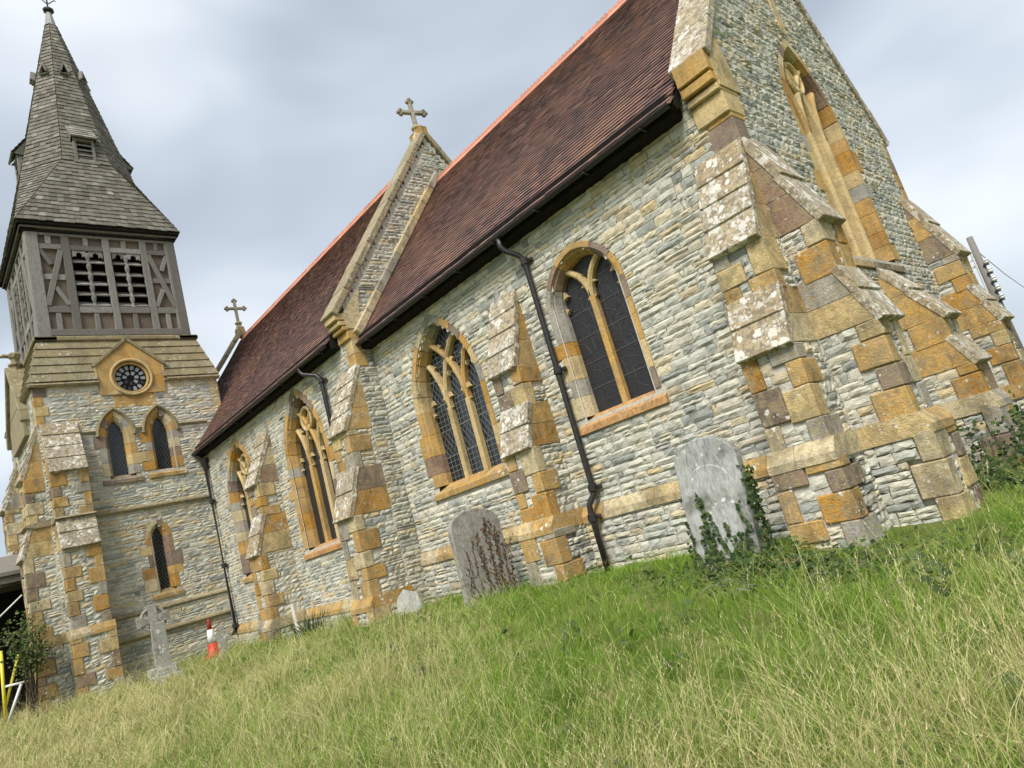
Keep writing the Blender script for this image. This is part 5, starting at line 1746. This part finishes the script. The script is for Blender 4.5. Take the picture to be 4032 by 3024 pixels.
# ---------------------------------------------------------------- gravestones
def arch_outline(w, hs, h, n=12):
    pts = [(-w / 2, -0.25), (w / 2, -0.25), (w / 2, hs)]
    for i in range(1, n):
        t = math.pi * i / n
        pts.append((w / 2 * math.cos(t), hs + (h - hs) * math.sin(t)))
    pts.append((-w / 2, hs))
    return pts
def local(n_az, lean_s=0.0, lean_b=0.0):
    """local frame with outward normal at azimuth n_az (radians, from +x); leaning sideways and back"""
    nrm = np.array([math.cos(n_az), math.sin(n_az), 0.0]); u = np.array([-math.sin(n_az), math.cos(n_az), 0.0])
    zz = np.array([0, 0, 1.0]) + u * lean_s - nrm * lean_b; zz /= np.linalg.norm(zz)
    nrm = np.cross(u, zz); nrm /= np.linalg.norm(nrm)
    u = np.cross(zz, nrm)
    return Frame((0, 0, 0), u, nrm, zz)
def bevel_slab(F, poly, d0, d1, e=0.012):
    """extruded outline with a small chamfer on both edges"""
    P = np.array(poly); c = P.mean(0)
    def ins(k): return [tuple(p + (c - p) / np.linalg.norm(c - p) * k) for p in P]
    rows = [(ins(e), d0), (ins(0), d0 + e), (ins(0), d1 - e), (ins(e), d1)]
    n = len(poly)
    v = F(np.array([(a, b, d) for r, d in rows for a, b in r]))
    f = [tuple(range(n - 1, -1, -1)), tuple(range(3 * n, 4 * n))]
    for j in range(3):
        f += [(j * n + i, j * n + (i + 1) % n, (j + 1) * n + (i + 1) % n, (j + 1) * n + i) for i in range(n)]
    return v, f

hl = empty('headstone', (-5.2, -0.90, float(ground_z(-5.2, -0.9))), label='tall round-topped headstone stained by brown creeper, left of the black downpipe', cat='headstone')
FL = local(rad(-6), 0.03, 0.03)
piece('slab', bevel_slab(FL, arch_outline(0.86, 1.06, 1.32), -0.055, 0.055), M_GRAVED, hl, 0.5)
hr_ = empty('headstone', (-1.20, -0.98, float(ground_z(-1.2, -0.98))), label='leaning round-topped headstone with ivy strands, beside the corner buttress', cat='headstone')
FR = local(rad(-84), 0.07, 0.05)
piece('slab', bevel_slab(FR, arch_outline(0.70, 1.0, 1.26), -0.07, 0.07), M_GRAVE, hr_, 0.5)
piece('inscription_panel', bevel_slab(FR, [(a * 0.74, max(b * 0.80, -0.2)) for a, b in arch_outline(0.70, 0.92, 1.22)], 0.05, 0.082, 0.01), M_GRAVE, hr_, 0.9)

# wheel-headed cross
cx = empty('wheel_cross', (-14.5, -2.86, float(ground_z(-14.5, -2.86))), label='grey wheel-headed grave cross standing before the tower', cat='gravestone')
FX = local(rad(-6), -0.02, 0.0)
piece('base', bevel_slab(FX, [(-0.30, -0.1), (0.30, -0.1), (0.27, 0.22), (-0.27, 0.22)], -0.2, 0.2, 0.02), M_GRAVE, cx, 0.2)
piece('shaft', bevel_slab(FX, [(-0.13, 0.2), (0.13, 0.2), (0.095, 1.0), (0.085, 1.42), (0.10, 1.56), (-0.10, 1.56), (-0.085, 1.42), (-0.095, 1.0)], -0.075, 0.075), M_GRAVED, cx, 0.8)
for s in (-1, 1):
    piece('arm', bevel_slab(FX, ([(0.08, 1.17), (0.33, 1.13), (0.33, 1.36), (0.08, 1.32)] if s > 0 else [(-0.33, 1.13), (-0.08, 1.17), (-0.08, 1.32), (-0.33, 1.36)]), -0.07, 0.07), M_GRAVED, cx, 0.8)
piece('wheel_ring', ring(FX, (0, 1.245), 0.215, 0.275, -0.05, 0.035, 28), M_GRAVED, cx, 0.7)
# lichened shaft in front of it
sh = empty('grave_shaft', (-13.2, -3.10, float(ground_z(-13.2, -3.1))), label='narrow white-lichened grave shaft in front of the wheel cross', cat='gravestone')
FH = local(rad(-15), 0.0, 0.0)
piece('base', bevel_slab(FH, [(-0.33, -0.2), (0.33, -0.2), (0.30, 0.12), (-0.30, 0.12)], -0.3, 0.3, 0.02), M_GRAVE, sh, 0.4)
piece('plinth', bevel_slab(FH, [(-0.2, 0.1), (0.2, 0.1), (0.18, 0.26), (-0.18, 0.26)], -0.18, 0.18, 0.02), M_GRAVE, sh, 0.4)
piece('shaft', bevel_slab(FH, [(-0.095, 0.24), (0.095, 0.24), (0.08, 1.16), (-0.08, 1.16)], -0.10, 0.10, 0.015), M_LICHPOST, sh, 0.5)
# small cross beside the cone
sc_ = empty('grave_cross', (-13.4, -1.93, float(ground_z(-13.4, -1.93))), label='small white-lichened grave cross beside the traffic cone', cat='gravestone')
FC = local(rad(-20), 0.06, 0.0)
piece('shaft', bevel_slab(FC, [(-0.085, -0.1), (0.085, -0.1), (0.07, 0.68), (-0.07, 0.68)], -0.06, 0.06), M_LICHPOST, sc_, 0.5)
piece('arm', bevel_slab(FC, [(-0.17, 0.40), (0.17, 0.40), (0.17, 0.53), (-0.17, 0.53)], -0.055, 0.055), M_LICHPOST, sc_, 0.5)
# broken fragment
bf = empty('broken_headstone', (-7.6, -0.72, float(ground_z(-7.6, -0.72))), label='small broken pale headstone leaning in the nave corner', cat='headstone')
FB = local(rad(-62), -0.25, 0.2)
piece('slab', bevel_slab(FB, [(-0.24, -0.15), (0.22, -0.15), (0.22, 0.26), (0.10, 0.33), (-0.02, 0.42), (-0.16, 0.34), (-0.24, 0.24)], -0.04, 0.04), M_GRAVE, bf, 0.9)

# ---------------------------------------------------------------- traffic cone
tc = empty('traffic_cone', (-15.1, -1.58, float(ground_z(-15.1, -1.58)) + 0.0), label='red and white traffic cone at the foot of the tower', cat='traffic cone')
piece('base', fbox(Frame((0, 0, 0), (1, 0, 0), (0, -1, 0)), -0.21, 0.21, 0.0, 0.045, -0.21, 0.21, bev=0.02), M_RED, tc)
def cr_(z): return 0.15 - 0.125 * z / 0.88
piece('lower_band', lathe((0, 0, 0), [(0.165, 0.03), (0.155, 0.07), (cr_(0.09), 0.09), (cr_(0.34), 0.34)], 20), M_RED, tc, smooth=True)
piece('white_sleeve', lathe((0, 0, 0), [(cr_(0.335) + 0.004, 0.335), (cr_(0.65) + 0.004, 0.65)], 20), M_WHITE, tc, smooth=True)
piece('top_band', lathe((0, 0, 0), [(cr_(0.645), 0.645), (cr_(0.86), 0.86), (0.022, 0.885)], 20), M_RED, tc, smooth=True)

# white stake, strap-leaved plant
stx, sty = -11.45, -1.05
stk = piece('wooden_stake', bar((stx, sty, float(ground_z(stx, sty)) - 0.1), (stx - 0.20, sty + 0.05, float(ground_z(stx, sty)) + 0.66), 0.085, 0.04, up=(0, 1, 0)), M_PALEWOOD, None, 0.6)
tag(stk, 'white leaning wooden stake at the foot of the nave wall', 'stake')
ir = empty('iris_plant', (-11.15, -0.95, float(ground_z(-11.15, -0.95))), label='dark strap-leaved plant at the foot of the nave wall', cat='plant')
mb = MB()
for _ in range(70):
    q = 0.28 * math.sqrt(rng.random()); a = rng.uniform(0, 2 * math.pi)
    v, f = blade(q * math.cos(a) * 1.7, q * math.sin(a), rng.uniform(0.35, 0.65), rng.uniform(0.018, 0.03), a + rng.normal(0, 0.5), rng.uniform(0.15, 1.0), rng.uniform(0, math.pi), 5)
    mb.add(np.array(v), f)
mb.build('leaves', M_BLADE, ir, kind='stuff')

# ---------------------------------------------------------------- ivy and creeper
def leaf(mb, p, n_, size, roll):
    n_ = np.array(n_, float); n_ /= np.linalg.norm(n_)
    a = np.cross(n_, (0.1, 0.2, 1.0)); a /= np.linalg.norm(a); b = np.cross(n_, a)
    u = a * math.cos(roll) + b * math.sin(roll); w = np.cross(n_, u)
    pts = [(0, -0.5), (0.42, -0.28), (0.5, 0.08), (0.2, 0.18), (0, 0.6), (-0.2, 0.18), (-0.5, 0.08), (-0.42, -0.28)]
    v = [np.array(p) + size * (x * u + y * w) + n_ * size * (0.12 - 0.25 * abs(x)) for x, y in pts]
    mb.add(np.array(v), [(0, 1, 2, 3), (0, 3, 4, 5), (0, 5, 6, 7)])
def jn(n_, s=0.45): return np.array(n_) + rng.normal(0, s, 3)

iv = empty('ivy', (-1.2, -1.05, float(ground_z(-1.2, -1.05))), label='dark ivy strands climbing the leaning headstone', cat='ivy')
mb, st = MB(), MB()
o_off = np.array(hr_.location) - np.array(iv.location)
for u0, hgt in ((-0.26, 0.40), (-0.17, 0.28), (-0.10, 0.70), (-0.02, 0.60), (0.08, 0.48), (0.15, 0.36), (0.24, 0.22), (0.30, 0.55)):
    path = []
    u = u0; z = -0.05
    while z < hgt:
        path.append((u, z, 0.095)); u += rng.normal(-0.004, 0.009); z += 0.028
        for _ in range(2 if z < hgt * 0.5 else 1):
            leaf(mb, FR(np.array([u + rng.normal(0, 0.028 if z < hgt * 0.6 else 0.014), z + rng.normal(0, 0.01), 0.10 + rng.random() * 0.02])) + o_off, jn(FR.n, 0.3), rng.uniform(0.035, 0.058), rng.uniform(0, 6.28))
    if len(path) > 1: st.add(*tube(FR(np.array(path)) + o_off, 0.004, 4))
for _ in range(260):       # thick growth up the right-hand edge and behind
    z = 0.95 * rng.random() ** 1.6 - 0.05
    leaf(mb, FR(np.array([0.36 + 0.05 * rng.random() + 0.10 * (0.5 - z) * rng.random(), z, rng.uniform(-0.15, 0.10)])) + o_off, jn(FR.u + FR.n * 0.6, 0.5), rng.uniform(0.03, 0.06), rng.uniform(0, 6.28))
mb.build('leaves', M_IVY, iv, kind='stuff'); st.build('stems', M_BARK, iv, kind='stuff')

cp = empty('creeper', (-5.15, -0.9, float(ground_z(-5.15, -0.9))), label='withered brown creeper clinging to the tall headstone', cat='creeper')
mb, st = MB(), MB()
o_off = np.array(hl.location) - np.array(cp.location)
for u0, hgt in ((-0.30, 0.5), (-0.22, 0.75), (-0.12, 0.9), (-0.04, 0.95), (0.04, 0.7), (0.10, 1.05), (0.18, 1.15), (0.24, 1.1), (0.30, 1.0), (0.36, 0.9), (0.41, 0.8)):
    path, u, z = [], u0, -0.05
    while z < hgt:
        path.append((u, z, 0.06)); u += rng.normal(0.0, 0.010); z += 0.03
        dens = 1 if u0 < -0.05 else 2
        for _ in range(dens):
            if rng.random() < 0.85: leaf(mb, FL(np.array([u + rng.normal(0, 0.025), z, 0.059 + rng.random() * 0.008])) + o_off, jn(FL.n, 0.25), rng.uniform(0.018, 0.034), rng.uniform(0, 6.28))
    st.add(*tube(FL(np.array(path)) + o_off, 0.005, 4))
for _ in range(160):
    leaf(mb, FL(np.array([0.43 + rng.random() * 0.03, rng.uniform(-0.05, 0.8), rng.uniform(-0.06, 0.06)])) + o_off, jn(FL.u, 0.4), rng.uniform(0.02, 0.04), rng.uniform(0, 6.28))
mb.build('leaves', M_CREEP, cp, kind='stuff'); st.build('stems', M_BARK, cp, kind='stuff')

ge = empty('ivy', (0.75, 2.3, float(ground_z(0.75, 2.3))), label='ivy growing over the low buttress under the east window', cat='ivy')
mb, st = MB(), MB()
for _ in range(1100):
    y = rng.uniform(1.1, 3.6); h = 0.75 * rng.random() ** 1.5 * math.exp(-((y - 2.5) / 0.9) ** 2) + 0.12 * rng.random()
    x_ = rng.uniform(0.1, 0.95) if y < 2.5 else rng.uniform(0.70, 0.95)
    leaf(mb, np.array([x_ - 0.75, y - 2.3, h]), jn((0.5, -0.7, 0.4), 0.5), rng.uniform(0.04, 0.065), rng.uniform(0, 6.28))
for k in range(5): st.add(*tube([(rng.uniform(-0.5, 0.1), rng.uniform(-0.6, 0.3), 0), (rng.uniform(-0.4, 0.0), rng.uniform(-0.2, 0.3), 0.25), (rng.uniform(-0.3, 0.0), rng.uniform(0, 0.3), 0.5)], 0.006, 5))
for _ in range(500):
    leaf(mb, np.array([rng.uniform(-0.6, 0.4), rng.uniform(2.2, 3.6), 1.0 * rng.random() ** 1.6]), jn((0.7, -0.5, 0.4), 0.5), rng.uniform(0.04, 0.065), rng.uniform(0, 6.28))
mb.build('leaves', M_IVY, ge, kind='stuff'); st.build('stems', M_BARK, ge, kind='stuff')

gi_ = empty('ivy', (-0.3, -1.5, float(ground_z(-0.3, -1.5))), label='low ivy and weeds spreading at the foot of the corner buttress', cat='ivy')
mb = MB()
for _ in range(1500):
    x_, y_ = rng.normal(-0.35, 0.85), rng.normal(-1.45, 0.33)
    if bool(footprint(np.array([x_]), np.array([y_]))[0]): continue
    h = float(ground_z(x_, y_)) + 0.015 + 0.11 * rng.random() ** 2
    leaf(mb, np.array([x_, y_, h]) - np.array(gi_.location), jn((0.1, -0.3, 1), 0.45), rng.uniform(0.025, 0.055), rng.uniform(0, 6.28))
mb.build('leaves', M_IVY, gi_, kind='stuff')
sx = MB()
for _ in range(28):
    x_, y_ = rng.normal(-0.1, 0.8), rng.normal(-1.6, 0.35); a = rng.uniform(0, 6.28); l = rng.uniform(0.12, 0.4)
    h = float(ground_z(x_, y_)) + 0.03
    sx.add(*tube(np.array([(x_, y_, h), (x_ + l * 0.5 * math.cos(a), y_ + l * 0.5 * math.sin(a), h + 0.05), (x_ + l * math.cos(a), y_ + l * math.sin(a), h + 0.02)]) - np.array(gi_.location), 0.0035, 4))
sx.build('twigs', M_GREYWOOD, gi_, kind='stuff')

# broad-leaved weeds scattered through the grass (one mass)
mb = MB()
for _ in range(260):
    r_w = 1.6 + 9 * rng.random() ** 1.3; t_w = VAZ + rng.uniform(-0.9, 0.9)
    wx, wy = CAM[0] + r_w * math.cos(t_w), CAM[1] + r_w * math.sin(t_w)
    if bool(footprint(np.array([wx]), np.array([wy]), 0.1)[0]): continue
    gz_ = float(ground_z(wx, wy)); big = rng.random() < 0.3
    for _ in range(rng.integers(4, 9)):
        a = rng.uniform(0, 6.28); q = rng.uniform(0.02, 0.09)
        leaf(mb, np.array([wx + q * math.cos(a), wy + q * math.sin(a), gz_ + rng.uniform(0.05, 0.20)]), jn((0.2, -0.3, 1), 0.35), rng.uniform(0.05, 0.09) if big else rng.uniform(0.02, 0.04), rng.uniform(0, 6.28))
wd = mb.build('weeds', M_LEAF, None, kind='stuff')
tag(wd, 'broad-leaved weeds scattered through the long grass', 'weeds', kind='stuff')

# ---------------------------------------------------------------- shrub, barrier and pole by the porch
bs_ = empty('shrub', (-16.3, -4.95, float(ground_z(-16.3, -4.95))), label='leggy green shrub beside the tower buttress', cat='shrub')
st = MB(); mb = MB()
for _ in range(15):
    a = rng.uniform(0, 6.28); q = rng.uniform(0.05, 0.45)
    top = np.array([q * math.cos(a), q * math.sin(a) * 0.9, rng.uniform(1.2, 2.25)])
    mid = top * np.array([0.35, 0.35, 0.5]) + rng.normal(0, 0.05, 3)
    st.add(*tube([(rng.normal(0, 0.06), rng.normal(0, 0.06), -0.05), mid, top], [0.016, 0.011, 0.005], 5))
    for _ in range(70):
        t = rng.random() ** 0.5
        p = mid + (top - mid) * t + rng.normal(0, 0.12, 3)
        if p[2] > 0.85 or rng.random() < 0.12: leaf(mb, p, jn((0.5, -0.4, 0.8), 0.5), rng.uniform(0.04, 0.075), rng.uniform(0, 6.28))
st.build('stems', M_BARK, bs_, kind='stuff'); mb.build('leaves', M_LEAF, bs_, kind='stuff')

ba = empty('barrier', (-16.5, -5.4, float(ground_z(-16.5, -5.4))), label='yellow and white tubular frame at the left edge of the grass', cat='barrier')
g0 = ba.location.z
def bt(name, p, q, r, mt): piece(name, tube([np.array(p) - np.array(ba.location), np.array(q) - np.array(ba.location)], r, 10), mt, ba, smooth=True)
bt('yellow_post', (-16.5, -5.40, 1.25), (-16.5, -5.46, -0.3), 0.034, M_YELLOW)
bt('yellow_brace', (-16.6, -5.09, 1.08), (-16.5, -5.45, 0.05), 0.028, M_YELLOW)
bt('white_rail', (-16.5, -5.43, 0.50), (-16.5, -4.94, 0.47), 0.026, M_WHITEP)
bt('white_leg', (-16.48, -5.12, 0.46), (-16.46, -5.43, -0.25), 0.03, M_WHITEP)
mp_ = piece('metal_pole', tube([(-17.0, -5.42, 1.9), (-16.9, -4.86, 2.36)], 0.016, 8), M_WHITEP, None, smooth=True)
tag(mp_, 'thin white metal pole slanting across the porch opening', 'pole')

# ---------------------------------------------------------------- utility pole behind the church
up_ = empty('utility_pole', (-2.2, 22.0, -0.4), label='grey wooden utility pole with white insulators beyond the church', cat='utility pole')
piece('pole', lathe((0, 0, 0), [(0.16, 0), (0.13, 4.0), (0.105, 6.6)], 10), M_GREYWOOD, up_, smooth=True)
for i in range(5):
    z = 4.05 + i * 0.34
    piece('crossarm', fbox(Frame((0, 0, 0), (1, 0, 0), (0, -1, 0)), 0.06, 0.24, z, z + 0.06, 0.04, 0.16), M_IRON, up_)
    piece('insulator', lathe((0.2, -0.12, z + 0.05), [(0.05, 0), (0.085, 0.05), (0.05, 0.09), (0.085, 0.13), (0.04, 0.18)], 8), M_WHITEP, up_)
piece('conduit', tube([(-0.14, -0.12, 4.2), (-0.13, -0.12, 6.0)], 0.04, 6), M_WHITEP, up_)
for i in range(2): piece('bracket', fbox(Frame((0, 0, 0), (1, 0, 0), (0, -1, 0)), -0.3, -0.08, 5.5 + 0.25 * i, 5.56 + 0.25 * i, -0.05, 0.05), M_WHITEP, up_)
wire = piece('overhead_wire', tube([(-2.2, 22.1, 5.72), (-2.9, 30.0, 5.5), (-4.2, 45.0, 5.4), (-6.8, 75.0, 5.9)], 0.014, 5), M_IRON, None)
tag(wire, 'thin overhead wire running from the utility pole', 'wire')

# ---------------------------------------------------------------- trees and hedge beyond
def tree(loc, h, rx, label, seed, n=2600):
    r_ = np.random.default_rng(seed)
    t = empty('tree', loc, label=label, cat='tree', group='trees beyond the church')
    tr = MB()
    tr.add(*tube([(0, 0, -0.2), (0.05, 0.02, h * 0.3), (0.0, 0.05, h * 0.62)], [0.05 * h * 0.5, 0.035 * h * 0.5, 0.012 * h], 8))
    cen = []
    for k in range(16):
        a = r_.uniform(0, 6.28); q = rx * 0.75 * math.sqrt(r_.random()); z = h * r_.uniform(0.35, 0.92)
        q *= 1.0 if z < 0.7 * h else 0.6
        p = np.array([q * math.cos(a), q * math.sin(a), z]); cen.append((p, rx * r_.uniform(0.22, 0.42)))
        tr.add(*tube([(0, 0, h * r_.uniform(0.15, 0.4)), p * np.array([0.5, 0.5, 0.85]), p], [0.05, 0.03, 0.012], 5))
    tr.build('trunk', M_BARK, t)
    cr = MB()
    for _ in range(n):
        p, q = cen[r_.integers(len(cen))]
        d = r_.normal(0, 1, 3); d /= np.linalg.norm(d)
        leaf(cr, p + d * q * r_.random() ** 0.4, d + np.array([0, 0, 0.5]), r_.uniform(0.12, 0.24), r_.uniform(0, 6.28))
    cr.build('crown', M_TREELEAF, t, kind='stuff')
tree((0.9, 15.0, -0.4), 3.4, 1.5, 'rounded bushy tree just beyond the far buttress', 3)
tree((4.2, 19.0, -0.5), 4.6, 2.1, 'taller tree right of the bushy one, beyond the church', 4)
tree((9.0, 17.0, -0.5), 4.0, 2.0, 'broad tree farthest right beyond the church', 5)
tree((-27.0, -13.0, -0.5), 5.5, 2.6, 'tree left of the tower porch', 6)
